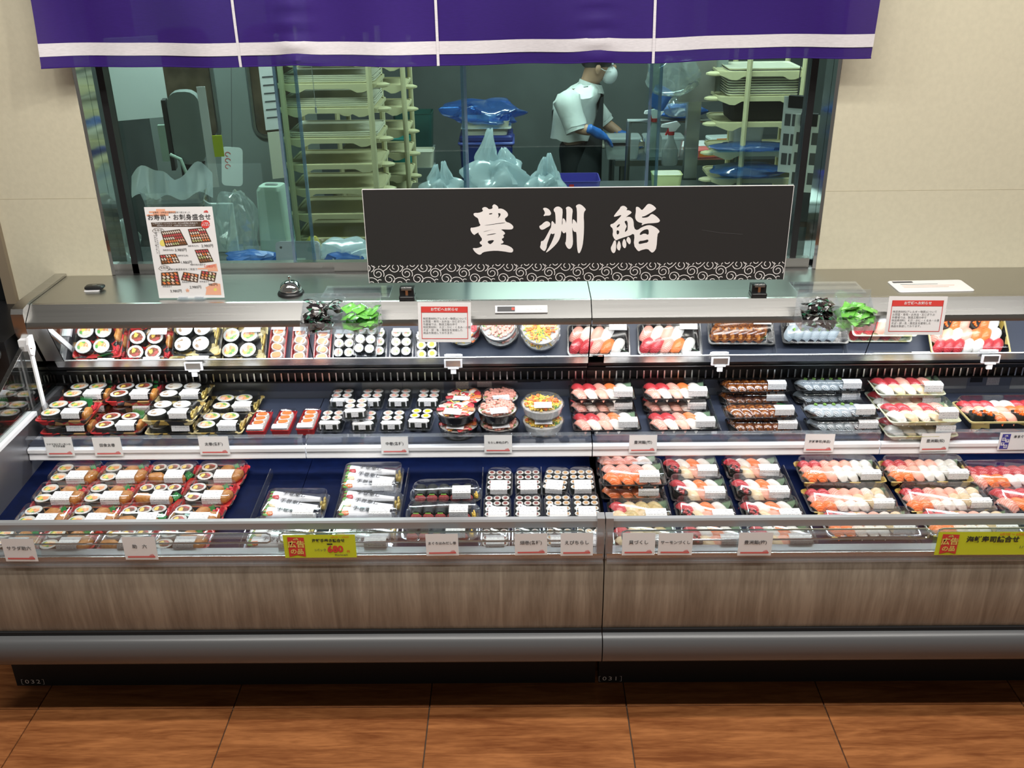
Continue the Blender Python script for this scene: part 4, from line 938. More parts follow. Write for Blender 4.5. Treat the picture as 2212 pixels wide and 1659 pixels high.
def inari(t, x, y, z, rz, L=.060, W=.036):
    def f(m):
        m.ball((0, 0, .016), (L / 2, W / 2, .017), 14, 8, e=.72)
        m.v = [(a, b + .0015 * math.sin(a * 190), c + .0016 * math.sin(a * 150 + b * 120)) for a, b, c in m.v]
    return inst('inari', M1(f'inari/{L}{W}', f, 'inari', True), t, (x, y, z), (0, 0, rz))
def heap(t, x, y, z, sx, sy, sz, mt, name):
    def f(m):
        rr = random.Random(9)
        for k in range(9): m.ball((rr.uniform(-.6, .6) * sx, rr.uniform(-.6, .6) * sy, rr.uniform(.2, .7) * sz), (sx * .42, sy * .42, sz * .45), 7, 5)
    return inst(name, M1(f'{name}/{sx}{sy}{sz}{mt}', f, mt, True), t, (x, y, z), kind='stuff')
def divider(t, x, y, z, rz, w=.045, h=.026, mt='leaf'):
    def f(m):
        n = 9
        pts = [(-w / 2, 0)] + [(-w / 2 + w * k / (2 * n), h if k % 2 else h * .72) for k in range(2 * n + 1)] + [(w / 2, 0)]
        m.loft([[(a, 0, b) for a, b in pts], [(a, .0006, b) for a, b in pts]])
    return inst('leaf_divider', M1(f'leaf_divider/{w}{h}{mt}', f, mt, False), t, (x, y, z), (-.25, 0, rz))

# --- pack kinds (local origin: centre of the base, front towards -Y)
def k_futomaki(name, fill, tmat, w=.170, d=.138, gold=False):
    h = .047; t = shell(name, w, d, h, tmat, .020, ltop=.030)
    for i, (x, y) in enumerate(((-.046, -.029), (.017, -.029), (-.046, .029), (.017, .029))): roll(t, x, y, .005, .0308, .027, fill)
    if gold:
        heap(t, .066, .0, .006, .010, .04, .022, 'gold_leaf', 'garnish')
    else:
        divider(t, .030, .058, .008, -.3, .05, .034); heap(t, .066, .040, .006, .010, .02, .020, 'ginger', 'pickled_ginger'); inari(t, .066, -.015, .004, 1.5, .05, .020)
    return t
def k_red(name):
    w, d = .060, .140; t = thing(name, '', 'food pack')
    inst('tray', M1(f'tray/{name}', lambda m: tray(m, w, d, .024, .004, .90, .003), 'red_tray', 30), t)
    inst('lid', M1(f'lid/{name}', lambda m: lid(m, w, d, .025, .036, .004, .95, .97), 'lid', 30), t)
    for k in range(4): thin_roll(t, 0, .045 - .0305 * k, .005, .0205, .024, 'salmon', True, True).scale = (1.05, .72, 1)
    inst('price_sticker', M1(f'price_sticker/{name}', lambda m: sticker(m, w, d, .024, .036, 0, .050, .022, .97), 'sticker'), t)
    return t
def k_midroll(name, core):
    w, d, h = .086, .112, .040; t = shell(name, w, d, h, 'clear_tray', .012, .008, lx=0, lw=.060, ltop=.016)
    for i in range(2):
        for j in range(3): thin_roll(t, -.0185 + .037 * i, -.035 + .035 * j, .004, .0180, .030, core)
    return t
def k_bowl(name, tmat, tops, R=.066, h=.05):
    t = thing(name, '', 'food bowl')
    inst('bowl', M1(f'bowl/{name}', lambda m: m.lathe([(R * .70, 0), (R * .88, .006), (R * .97, h * .62), (R, h * .64), (R, h * .70), (R * .95, h * .70), (R * .80, .008)], 28), tmat, 40), t)
    inst('lid', M1(f'lid/{name}', lambda m: m.lathe([(R * 1.005, h * .66), (R * 1.005, h * .73), (R * .95, h * .74), (R * .88, h * .94), (R * .80, h * .985), (R * .76, h)], 28, cap0=False), 'lid', 40), t)
    inst('rice_bed', M1(f'rice_bed/{R}{h}', lambda m: m.lathe([(R * .82, .008), (R * .93, h * .60), (R * .6, h * .64), (.004, h * .66)], 24), 'rice', True), t)
    rr = random.Random(name)
    for mt, n, kind in tops:
        def f(m):
            for k in range(n):
                a = rr.uniform(0, 2 * PI); q = R * .80 * math.sqrt(rr.random()); z = h * .66 + rr.uniform(0, .004)
                Mx = Matrix.Translation((q * math.cos(a), q * math.sin(a), z)) @ Matrix.Rotation(rr.uniform(0, PI), 4, 'Z') @ Matrix.Rotation(rr.uniform(-.3, .3), 4, 'X')
                if kind == 'slab': rbox(m, .026, .016, .005, .004, M_=Mx, n=2)
                elif kind == 'strip': rbox(m, .022, .0035, .003, .001, M_=Mx, n=1)
                elif kind == 'cube': rbox(m, .010, .010, .008, .002, M_=Mx, n=1)
                else: m.ball((0, 0, 0), .0035, 6, 4, M_=Mx)
        inst('topping', M1(f'topping/{name}{mt}{kind}', f, mt, 40), t, kind='stuff')
    def st(m):
        pts = [(-.028, -.057, h * .90), (.028, -.057, h * .90), (.028, -.028, h + .0015), (-.028, -.028, h + .0015)]
        b0 = len(m.v); m.v += pts
        for k, uv in enumerate(((0, 0), (1, 0), (1, 1), (0, 1))): m.uv[b0 + k] = uv
        m.f.append((b0, b0 + 1, b0 + 2, b0 + 3)); m.mi.append(0)
    inst('price_sticker', M1(f'price_sticker/{name}', st, 'sticker'), t, rot=(0, 0, RND.uniform(-.2, .2)))
    return t
def k_nigiri(name, w, d, rows, tmat='black_tray', h=.046, th=.016, lx=.30, lw=.062, ltop=.026, L=.060, W=.032, rz=2.15, box=0, leaf=True, stick=True, margin=.014, rim=False):
    """nigiri set: rows listed back to front, each a list of toppings"""
    t = shell(name, w, d, h + box, tmat, th + box, lx=lx, lw=lw, ltop=ltop, lab=stick)
    n = len(rows); dy = (d - 2 * margin) / n
    for j, row in enumerate(rows):
        y = d / 2 - margin - dy * (j + .5)
        dx = (w - 2 * margin - .012) / max(len(row), 1)
        for i, kd in enumerate(row):
            x = -w / 2 + margin + dx * (i + .5)
            if kd == 'roe': gunkan(t, x, y, .005 + box, rz, 'roe')
            elif kd == 'minced': gunkan(t, x, y, .005 + box, rz, 'minced')
            elif kd: nigiri(t, x, y, .005 + box, rz, kd, min(L, dy * 1.35), min(W, dx * .95))
    if leaf: divider(t, w * .40, d * .30, .005 + box, .4, .03, .026, 'leaf_pale')
    if rim: inst('gold_rim', M1(f'gold_rim/{name}', lambda m: m.loft([rrect(w + .002, d + .002, .012, th + box - .004), rrect(w + .002, d + .002, .012, th + box + .0005), rrect(w - .010, d - .010, .010, th + box + .0005)], False, False), 'gold_rim', 30), t)
    return t
def k_eel(name, top, garnish):
    w, d = .232, .092; t = shell(name, w, d, .042, 'black_tray', .012, lx=.30, lw=.062, ltop=.024)
    for k in range(6): nigiri(t, -.080 + .029 * k, -.002, .004, 2.1, top, .068, .042 if top == 'eel' else .034)
    if garnish:
        for k in range(5): heap(t, -.078 + .029 * k, .004, .0325, .007, .007, .006, 'scallion', 'scallion')
    else: divider(t, .075, .02, .005, -.4, .03, .024)
    return t
def k_sukeroku(name, fill, kind):
    w, d = .159, .1135; t = shell(name, w, d, .044, 'print_tray', .017, ltop=.040, lx=.12, lw=.058)
    if kind == 'a':
        roll(t, -.044, .026, .005, .0262, .026, fill); roll(t, -.044, -.025, .005, .0262, .026, fill)
        inari(t, .012, .012, .005, 1.1); inari(t, .046, -.012, .005, 1.0); divider(t, .030, .030, .006, .9); heap(t, .052, .033, .005, .016, .014, .020, 'ginger', 'pickled_ginger')
    else:
        for k in range(3): roll(t, -.048 + .043 * k, .026, .005, .0225, .026, fill)
        inari(t, -.042, -.022, .005, -.25); inari(t, .018, -.024, .005, -.15); divider(t, .056, .008, .006, 1.2); heap(t, .058, .030, .005, .012, .014, .020, 'ginger', 'pickled_ginger')
    return t
def k_temaki(name):
    w, d = .190, .142; t = shell(name, w, d, .050, 'clear_tray', .022, .014, lx=.20, lw=.062, ltop=.030, tx=.93, ty=.92)
    fills = ('tuna', 'scallop', 'salmon')
    for k in range(3):
        y = .043 - .041 * k
        Mx = Matrix.Rotation(-.10, 4, 'Z')
        def cone(m): m.loft([[(s * .145 - .075, (.021 - .013 * s) * math.cos(a), .021 + (.019 - .010 * s) * math.sin(a)) for a in [2 * PI * i / 14 for i in range(14)]] for s in (0, .3, .6, .9, 1)], M_=Mx)
        o = inst('hand_roll', M1('hand_roll', cone, 'wrap_film', True), t, (0, y, .003))
        inst('filling', M1('filling/temaki' + fills[k], lambda m: (m.ball((-.074, .008, .022), (.016, .017, .016), 8, 6), m.ball((-.066, -.004, .030), (.014, .012, .008), 8, 5)), fills[k], True), o)
        inst('seaweed', M1('seaweed/temaki', lambda m: m.loft([[(s * .145 - .0745, (.0212 - .013 * s) * math.cos(a), .0207 + (.0192 - .010 * s) * math.sin(a)) for a in [PI * 1.05 + PI * .62 * i / 8 for i in range(9)]] for s in (.05, .5, .98)], False, False, M_=Mx, closed=False), 'nori', True), o)
        key = 'lettering/temaki'
        if key not in ME:
            tt = txt('手巻寿し', .0185, 'ink', o, (0, 0, 0), bold=.0004); ME[key] = tt.data; bpy.data.objects.remove(tt)
        inst('lettering', ME[key], o, (-.008, -.004, .0405), (.10, .045, -.22))
        inst('lettuce', M1('lettuce', lambda m: [m.ball((-.077, .012 - .012 * q, .036 - .003 * q), (.010, .006, .004), 6, 4) for q in range(3)], 'lettuce', True), o, kind='stuff')
    heap(t, .080, .03, .006, .012, .03, .022, 'gold_leaf', 'garnish')
    return t
def k_hamidashi(name):
    w, d = .222, .086; t = shell(name, w, d, .050, 'clear_tray', .018, .030, lx=.22, lw=.056, ltop=.034)
    for k in range(5):
        x = -.078 + .036 * k
        inst('roll', M1('roll/hamidashi', lambda m: m.lathe([(.0180, -.024), (.0184, -.022), (.0184, .022), (.0180, .024)], 14, M_=Matrix.Rotation(PI / 2, 4, 'X')), 'nori', 50), t, (x, 0, .021))
        inst('filling', M1('filling/hamidashi', lambda m: m.ball((0, -.026, 0), (.0178, .009, .0145), 9, 6), 'minced', True), t, (x, 0, .019))
        inst('scallion', M1('scallion/ham', lambda m: [m.ball((.004 * q - .006, -.025, .012), (.003, .004, .002), 5, 4) for q in range(4)], 'scallion', True), t, (x, 0, .021), kind='stuff')
    heap(t, .092, 0, .006, .008, .016, .014, 'egg', 'pickle')
    return t
def k_hosomaki(name, core):
    w, d, h = .084, .138, .038; t = shell(name, w, d, h, 'clear_tray', .014, .016, lx=0, lw=.052, ltop=.046, ty=.90, tx=.86)
    for i in range(3):
        for j in range(4): thin_roll(t, -.0250 + .0250 * i, -.043 + .0275 * j, .005, .0125, .024, core)
    return t

K = {}
K['salad_futomaki'] = lambda: k_futomaki('futomaki_pack', 'fill_a', 'print_tray')
K['country_futomaki'] = lambda: k_futomaki('country_roll_pack', 'fill_b', 'print_tray')
K['plain_futomaki'] = lambda: k_futomaki('plain_roll_pack', 'fill_d', 'gold_tray', gold=True)
K['seafood_futomaki'] = lambda: k_futomaki('seafood_roll_pack', 'fill_c', 'gold_tray', .160, gold=True)
K['red'] = lambda: k_red('salmon_roll_tray')
K['mid_crab'] = lambda: k_midroll('crab_roll_pack', 'crab')
K['mid_radish'] = lambda: k_midroll('radish_roll_pack', 'radish_core')
K['bowl_mixed'] = lambda: k_bowl('chirashi_bowl', 'black_tray', (('tuna', 9, 'slab'), ('whitefish', 8, 'slab'), ('salmon', 8, 'slab'), ('pink_fish', 7, 'slab'), ('egg', 14, 'strip'), ('leaf', 9, 'strip')))
K['bowl_pink'] = lambda: k_bowl('minced_tuna_bowl', 'black_tray', (('pink_fish', 120, 'cube'), ('scallion', 70, 'dot')))
K['bowl_clear'] = lambda: k_bowl('shrimp_chirashi_bowl', 'clear_tray', (('egg', 150, 'strip'), ('salmon', 26, 'cube'), ('lettuce', 18, 'strip'), ('roe', 24, 'dot')), .070, .056)
K['take'] = lambda: k_nigiri('nigiri_pack', .222, .118, [['tuna', 'tuna', 'pink_fish', 'salmon', 'squid'], ['pink_fish', 'whitefish', 'ebi', 'squid', None]])
K['eel'] = lambda: k_eel('eel_pack', 'eel', False)
K['mackerel'] = lambda: k_eel('mackerel_pack', 'mackerel', True)
K['matsu'] = lambda: k_nigiri('gold_nigiri_pack', .226, .132, [['tuna', 'tuna', 'ebi', 'tuna', 'pink_fish'], ['squid', 'scallop', 'whitefish', 'scallop', None]], 'pale_gold_tray', .050, lx=.30, L=.062)
K['deluxe'] = lambda: k_nigiri('deluxe_nigiri_box', .275, .150, [['tuna', 'tuna', 'tuna', 'squid', 'squid', 'tuna', 'tuna'], ['pink_fish', 'scallop', 'whitefish', 'ebi', 'salmon', 'salmon', 'squid'], ['roe', 'roe', 'salmon', 'ebi', 'roe', 'salmon', 'squid']], 'gold_box', .046, .016, box=.026, stick=False, leaf=False, rim=True)
K['salad_sukeroku'] = lambda: k_sukeroku('salad_roll_and_inari_pack', 'fill_a', 'a')
K['sukeroku3'] = lambda: k_sukeroku('inari_and_roll_pack', 'fill_b', 'b')
K['sukeroku2'] = lambda: k_sukeroku('roll_and_inari_pack', 'fill_b', 'a')
K['temaki'] = lambda: k_temaki('hand_roll_pack')
K['hamidashi'] = lambda: k_hamidashi('minced_tuna_roll_pack')
K['tuna_thin'] = lambda: k_hosomaki('tuna_thin_roll_pack', 'tuna_core')
K['shrimp_thin'] = lambda: k_hosomaki('shrimp_thin_roll_pack', 'shrimp_core')
K['salmon_set'] = lambda: k_nigiri('salmon_nigiri_pack', .200, .116, [['pink_fish', 'pink_fish', 'pink_fish', 'whitefish'], ['salmon', 'salmon', 'salmon', 'ebi']], lx=.22, ltop=.030, L=.056, W=.036)
K['shell_set'] = lambda: k_nigiri('shellfish_nigiri_pack', .188, .116, [['tuna', 'scallop', 'clam', 'clam'], ['scallop', 'clam', 'scallop', 'squid']], lx=.22, ltop=.030, L=.056, W=.036)
K['ume'] = lambda: k_nigiri('plum_nigiri_pack', .176, .116, [['tuna', 'squid', 'salmon', 'squid'], ['minced', 'scallop', 'ebi', None]], lx=.24, ltop=.030, L=.060, W=.034)
K['gold'] = lambda: k_nigiri('gold_box_nigiri_pack', .270, .122, [['tuna', 'tuna', 'pink_fish', 'ebi', 'ebi', 'whitefish', 'scallop'], ['pink_fish', 'pink_fish', 'ebi', 'ebi', 'scallop', 'scallop', 'squid'], ['salmon', 'salmon', 'whitefish', 'squid', 'squid', None, None]], 'gold_box', .044, .016, lx=.30, ltop=.020, L=.054, W=.034)
K['gold_tall'] = lambda: k_nigiri('tall_gold_box_nigiri_pack', .262, .122, [['tuna', 'tuna', 'pink_fish', 'ebi', 'ebi', 'squid', 'squid'], ['pink_fish', 'pink_fish', 'ebi', 'squid', 'squid', 'squid', 'squid'], ['salmon', 'salmon', 'ebi', 'squid', 'squid', None, None]], 'gold_box', .044, .014, lx=.30, ltop=.020, L=.054, W=.034, box=.022)
K['premium'] = lambda: k_nigiri('premium_tuna_nigiri_pack', .250, .122, [['tuna', 'tuna', 'tuna', 'tuna', 'tuna', 'tuna'], ['pink_fish', 'salmon', 'salmon', 'squid', 'squid', None]], 'clear_tray', .046, .016, lx=.30, L=.058, W=.034)
HT = dict(salad_futomaki=.047, country_futomaki=.047, plain_futomaki=.047, seafood_futomaki=.047, red=.036, mid_crab=.040, mid_radish=.040, bowl_mixed=.05, bowl_pink=.05, bowl_clear=.056, take=.046, eel=.042, mackerel=.042, matsu=.050, deluxe=.072,
          salad_sukeroku=.044, sukeroku3=.044, sukeroku2=.044, temaki=.050, hamidashi=.050, tuna_thin=.038, shrimp_thin=.038, salmon_set=.046, shell_set=.046, ume=.046, gold=.044, gold_tall=.066, premium=.046)
PROTO = {}
def put(kind, x, y, label, group, deck=False, under=0, rz=0, Y=None):
    """set a pack so that the centre of its lid lies on the given photo pixel; the height comes from the shelf or deck it stands on"""
    h = HT[kind] + under
    if Y is None: y -= 4 if kind == 'red' else 13
    p_ = pZ(x, y, (DZ(2.4) if deck else SZ) + h)
    if deck:
        for _ in range(4): p_ = pZ(x, y, DZ(p_.y) + h)
    if Y is not None: p_ = Vector((p_.x, Y, DZ(Y) if deck else SZ))
    z = (DZ(p_.y) if deck else SZ) + under + .0006
    if kind not in PROTO: PROTO[kind] = o = K[kind]()
    else: o = copy_tree(PROTO[kind])
    o.location = (p_.x, p_.y, z); o.rotation_euler = (.055 if deck else 0, 0, rz + RND.uniform(-.02, .02))
    o['label'] = label; o['group'] = group
    return o
def below(o, kind, label, group, dx=0, dy=0):
    """the pack of a stack that stands directly on the shelf under o"""
    c = copy_tree(PROTO[kind]); c.location = (o.location.x + dx, o.location.y + dy, SZ + .0006); c.rotation_euler = (0, 0, RND.uniform(-.03, .03))
    c['label'] = label; c['group'] = group; return c
# ---- upper shelf
g = 'futomaki packs on the shelf'
o = put('salad_futomaki', 192, 846, 'salad futomaki pack with green divider, topmost in the back row, far left', g, under=.048)
below(o, 'salad_futomaki', 'salad futomaki pack shaded at the bottom of the back row, far left', g)
o = put('salad_futomaki', 146, 886, 'salad futomaki pack topmost of the front-left stack on the shelf', g, under=.048)
below(o, 'salad_futomaki', 'salad futomaki pack at the bottom of the front-left stack on the shelf', g, .004, .004)
o = put('country_futomaki', 292, 846, 'brown-filled futomaki pack topmost in the back row, second column', g, under=.048)
below(o, 'country_futomaki', 'brown-filled futomaki pack shaded beneath another in the back row', g)
put('country_futomaki', 262, 912, 'brown-filled futomaki pack alone in the front row, second column', g)
o = put('plain_futomaki', 398, 846, 'white-rice futomaki pack with gold garnish, topmost in the back row', g, under=.048)
below(o, 'plain_futomaki', 'white-rice futomaki pack shaded at the bottom of the back row', g)
o = put('plain_futomaki', 374, 886, 'white-rice futomaki pack with gold tray topmost of its front stack', g, under=.048)
below(o, 'plain_futomaki', 'white-rice futomaki pack with gold tray at the bottom of its stack', g, -.002, .004)
put('seafood_futomaki', 511, 872, 'seafood futomaki pack with gold tray in the back row, left of the red trays', g)
put('seafood_futomaki', 480, 912, 'seafood futomaki pack with gold tray in the front row, left of the red trays', g)
g = 'red salmon roll trays'
for x, y, w_ in ((560, 908, 'left'), (613, 906, 'middle'), (666, 904, 'right')): put('red', x, y, f'{w_} one of the three long red trays of salmon rolls', g)
g = 'small clear roll packs on the shelf'
for k, x in enumerate((738, 803, 863, 926)): put('mid_crab', x, 864, f'{("first", "second", "third", "fourth")[k]} clear pack of crab rolls from the left, back row', g)
put('mid_crab', 716, 912, 'clear pack of crab rolls at the left end of its front row', g)
put('mid_crab', 786, 913, 'clear pack of crab rolls second in its front row', g)
put('mid_crab', 768, 886, 'clear pack of crab rolls lying on top of two others', g, under=.042, rz=.1)
put('mid_crab', 848, 912, 'clear pack of crab rolls beside the yellow radish rolls', g)
put('mid_radish', 908, 908, 'clear pack of yellow radish rolls left of the bowls', g, rz=-.08)
g = 'chirashi bowls on the shelf'
put('bowl_mixed', 1002, 862, 'black bowl of mixed chirashi behind the left bowl stack', g)
o = put('bowl_mixed', 985, 888, 'black bowl of mixed chirashi topmost of the left bowl stack', g, under=.052); below(o, 'bowl_mixed', 'black bowl of mixed chirashi at the bottom of the left bowl stack', g, .006)
put('bowl_pink', 1080, 860, 'black bowl of pink minced tuna behind the middle bowl stack', g)
o = put('bowl_pink', 1074, 886, 'black bowl of pink minced tuna topmost of the middle bowl stack', g, under=.052); below(o, 'bowl_pink', 'black bowl of pink minced tuna at the bottom of the middle bowl stack', g, .006)
o = put('bowl_clear', 1172, 874, 'clear bowl of orange shrimp chirashi topmost of the right bowl stack', g, under=.058); below(o, 'bowl_clear', 'clear bowl of shrimp chirashi at the bottom of the right bowl stack', g, .002)
g = 'bamboo nigiri packs on the shelf'
for k, (xa, ya, xb, yb) in enumerate(((1301, 842, 1309, 907), (1460, 841, 1474, 906))):
    w_ = ('beside the bowls', 'beside the eel')[k]
    o = put('take', xa, ya, f'black-tray nigiri pack {w_}, topmost in the back row', g, under=.047)
    below(o, 'take', f'black-tray nigiri pack {w_}, shaded bottom of the back stack', g)
    put('take', xb, yb, f'black-tray nigiri pack {w_}, alone in the front row', g)
for kind, nm, (xa, ya, xb, yb, xc, yc) in (('eel', 'glazed grilled eel', (1629, 830, 1642, 884, 1658, 913)), ('mackerel', 'silver mackerel with scallion', (1790, 828, 1815, 883, 1831, 912))):
    g = f'{nm} nigiri packs'
    o = put(kind, xa, ya, f'pack of {nm} nigiri topmost of the back stack', g, under=.043)
    below(o, kind, f'pack of {nm} nigiri hidden at the bottom of the back stack', g)
    o = put(kind, xb, yb, f'pack of {nm} nigiri topmost of the front stack', g, under=.043)
    below(o, kind, f'pack of {nm} nigiri at the front edge, bottom of the front stack', g, .012, -.012)
g = 'pale gold nigiri packs'
o = put('matsu', 1960, 828, 'pale gold nigiri pack topmost of the back stack, far right', g, under=.051); below(o, 'matsu', 'pale gold nigiri pack at the bottom of the back stack, far right', g)
o = put('matsu', 1988, 884, 'pale gold nigiri pack topmost of the front stack, far right', g, under=.051); below(o, 'matsu', 'pale gold nigiri pack at the bottom of the front stack, far right', g)
put('deluxe', 2176, 876, 'large deep black and gold box of assorted nigiri at the right end of the shelf', 'deluxe boxes', Y=2.80)
# ---- lower deck
ROW = (2.302, 2.418, 2.533, 2.648)
g = 'sukeroku packs on the deck'
RN = ('front', 'second', 'third', 'back')
for c_, (xr, kind, nm) in enumerate((((38, 94, 127, 166), 'salad_sukeroku', 'first column'), ((150, 201, 233, 271), 'salad_sukeroku', 'second column'), ((277, 308, 340, 373), 'sukeroku3', 'third column'), ((395, 420, 449, 478), 'sukeroku2', 'fourth column'))):
    for r_ in range(4):
        what = {'salad_sukeroku': 'salad roll and inari', 'sukeroku3': 'inari and three-roll', 'sukeroku2': 'brown roll and inari'}[kind]
        yy = (1148, 1106, 1061, 1008)[r_]
        up = .0
        put(kind, xr[r_], yy, f'{what} pack on the left deck, {nm}, {RN[r_]} row', g, True, Y=ROW[r_], rz=(.10 if kind == 'sukeroku3' and r_ == 1 else 0))
g = 'hand roll packs on the deck'
for x, y, Yv, w_ in ((640, 1068, 2.460, 'left hand roll pack of wrapped cones, second from the front'), (612, 1128, 2.316, 'left hand roll pack of wrapped cones at the front glass'), (808, 1002, 2.604, 'right hand roll pack of wrapped cones, half under the shelf'), (800, 1070, 2.460, 'right hand roll pack of wrapped cones, middle row'), (787, 1139, 2.316, 'right hand roll pack of wrapped cones behind the yellow card')):
    put('temaki', x, y, w_, g, True, Y=Yv)
g = 'minced tuna roll packs'
for x, y, w_ in ((963, 1060, 'back'), (956, 1100, 'middle'), (949, 1141, 'front')): put('hamidashi', x, y, f'oval clear pack of minced tuna rolls, {w_} of three', g, True)
g = 'thin roll packs on the deck'
for k, (xs, kind, nm) in enumerate((((1070, 1074, 1079), 'tuna_thin', 'left tuna'), ((1137, 1140, 1141), 'tuna_thin', 'right tuna'), ((1207, 1205, 1201), 'shrimp_thin', 'left shrimp'), ((1272, 1266, 1256), 'shrimp_thin', 'right shrimp'))):
    for r_, (x, y) in enumerate(zip(xs, (1140, 1080, 1022))):
        put(kind, x, y, f'long clear pack of thin rolls, {nm} column, {("front", "middle", "back")[r_]} row', g, True, rz=(-.16 if (k == 2 and r_ == 2) else 0), Y=(2.312, 2.452, 2.592)[r_])
g = 'black nigiri packs on the deck'
put('salmon_set', 1356, 992, 'salmon nigiri pack mostly hidden under the shelf rail', g, True, Y=2.684)
o = put('salmon_set', 1372, 1030, 'orange salmon nigiri pack raised on top of another pack', g, True, under=.0475, Y=2.56)
b_ = copy_tree(PROTO['salmon_set']); b_.location = (o.location.x, o.location.y, DZ(2.56) + .0006); b_.rotation_euler = (.055, 0, 0); b_['label'] = 'salmon nigiri pack shaded beneath the raised salmon pack'; b_['group'] = g
put('shell_set', 1384, 1096, 'shellfish nigiri pack with yellow clams near the front glass', g, True, Y=2.43)
put('shell_set', 1396, 1150, 'shellfish nigiri pack low behind the front glass', g, True, Y=2.305)
for c_, xs in enumerate(((1496, 1513, 1528, 1545), (1629, 1651, 1672, 1692))):
    for r_, (x, Yv) in enumerate(zip(xs, (2.665, 2.545, 2.425, 2.305))):
        put('ume', x, (1003, 1054, 1100, 1150)[r_], f'tuna and scallop nigiri pack, {("left", "right")[c_]} of two columns, {("back", "third", "second", "front")[r_]} row', g, True, Y=Yv)
g = 'gold box nigiri packs on the deck'
for c_, (xs, nm) in enumerate((((1815, 1838, 1880), 'left'), ((2002, 2046, 2100), 'right'))):
    put('gold_tall', xs[0], 1000, f'tall black and gold nigiri box, {nm} of two at the back', g, True, Y=2.612)
    put('gold', xs[1], 1062, f'black and gold nigiri pack, {nm} of two in the middle row', g, True, Y=2.488)
    put('gold', xs[2], 1116, f'black and gold nigiri pack, {nm} of two at the front glass', g, True, Y=2.365)
put('premium', 2182, 1022, 'dark red tuna nigiri pack at the right edge, back row', 'premium packs', True, Y=2.61)
put('premium', 2246, 1066, 'dark red tuna nigiri pack cut by the right edge, middle row', 'premium packs', True, Y=2.485)

# ------------------------------------------------------------------ kitchen behind the window
MT['cream_plastic'] = mat('cream_plastic', (.62, .57, .34), .45, var=.06, scale=8)
MT['tray_white'] = mat('tray_white', (.74, .72, .58), .4)
MT['kitchen_steel'] = brushed('kitchen_steel', (.40, .42, .42), .3)
MT['bag_white'] = clear('carrier_bag', (.85, .9, .92), .08, .4, .2, 2, milky=.72, milk=(.78, .88, .92))
MT['bag_clear'] = clear('clear_bag', (.90, .93, .92), .10, .6, .12, 1.6, milky=.16, milk=(.7, .8, .8))
MT['blue_film'] = clear('blue_film', (.35, .60, .95), .10, .5, .15, 1.6, milky=.4, milk=(.08, .25, .70))
MT['blue_bin'] = mat('blue_bin', (.035, .05, .26), .4)
MT['blue_bright'] = mat('blue_sheet', (.03, .14, .50), .35)
MT['teal'] = mat('teal_plastic', (.05, .36, .33), .4)
MT['teal_dark'] = mat('dark_teal', (.015, .09, .075), .5)
MT['board_white2'] = mat('cutting_board', (.78, .84, .82), .45)
MT['mint_box'] = mat('mint_plastic', (.42, .55, .46), .45)
MT['lavender_box'] = mat('lavender_plastic', (.40, .40, .47), .4)
MT['door_grey'] = mat('door_grey', (.22, .25, .24), .35)
MT['brown_glass'] = mat('brown_glass', (.10, .075, .05), .12, var=.5, scale=9)
MT['shirt'] = mat('white_shirt', (.74, .77, .75), .8, var=.12, scale=14, bump=.5)
MT['apron'] = mat('dark_apron', (.030, .034, .036), .8)
MT['trousers'] = mat('dark_trousers', (.012, .013, .014), .8)
MT['skin'] = mat('skin', (.50, .29, .19), .5, sss=.1)
MT['hair'] = mat('black_hair', (.012, .010, .009), .5)
MT['mask'] = mat('face_mask', (.80, .83, .84), .75)
MT['glove'] = mat('blue_glove', (.03, .16, .55), .4, var=.2, scale=60)
MT['bottle'] = clear('spray_bottle', (.8, .84, .84), .1, .5, .15, milky=.55, milk=(.75, .80, .80))
MT['red_plastic'] = mat('red_plastic', (.55, .03, .03), .35)
MT['box_brown'] = mat('brown_carton', (.33, .20, .10), .7)
def slabbox(mb, c, w, d, h, r=.01, m=0): return rbox(mb, w, d, h, r, c[0], c[1], c[2], m)
def crumple(mb, c, r, seed, n=14, k=9, amp=.28, flat=0):
    """creased plastic-bag form"""
    rr = random.Random(seed); ph = [rr.uniform(0, 6.3) for _ in range(8)]
    def f(u, v):
        a = 2 * PI * u; t = PI * v
        q = 1 + amp * (.5 * math.sin(3 * a + ph[0]) * math.sin(2 * t + ph[1]) + .35 * math.sin(7 * a + ph[2] + 3 * t) + .3 * math.sin(5 * t + ph[3] + 2 * a))
        z = c[2] + r[2] * (1 - math.cos(t)) * (1 + amp * .5 * math.sin(4 * a + ph[4]) * math.sin(t))
        return (c[0] + r[0] * q * math.sin(t) ** .7 * math.cos(a), c[1] + r[1] * q * math.sin(t) ** .7 * math.sin(a), z)
    return mb.grid(f, n, k)
def table(x0, x1, y0, y1, z, label):
    t = thing('steel_table', label, 'table', ((x0 + x1) / 2, (y0 + y1) / 2, 0)); w, d = (x1 - x0) / 2, (y1 - y0) / 2
    MB().box(-w, w, -d, d, z - .035, z).build('table_top', 'kitchen_steel', t)
    for sx in (-1, 1):
        for sy in (-1, 1): MB().tube([(sx * (w - .05), sy * (d - .05), 0), (sx * (w - .05), sy * (d - .05), z - .035)], .02, 8).build('leg', 'kitchen_steel', t, True)
    MB().box(-w + .05, w - .05, -d + .05, d - .05, .2, .215).build('under_shelf', 'kitchen_steel', t)
    return t
Z1, Z2, Z3 = .98, .90, .86
table(-1.85, 1.5, 3.36, 3.82, Z1, 'long steel ledge table just behind the window glass')
table(-.58, 1.02, 4.55, 5.25, Z2, 'steel work table with bags and a white board in the middle of the kitchen')
table(.60, 2.45, 5.95, 6.75, Z3, 'steel bench the worker leans over at the back')

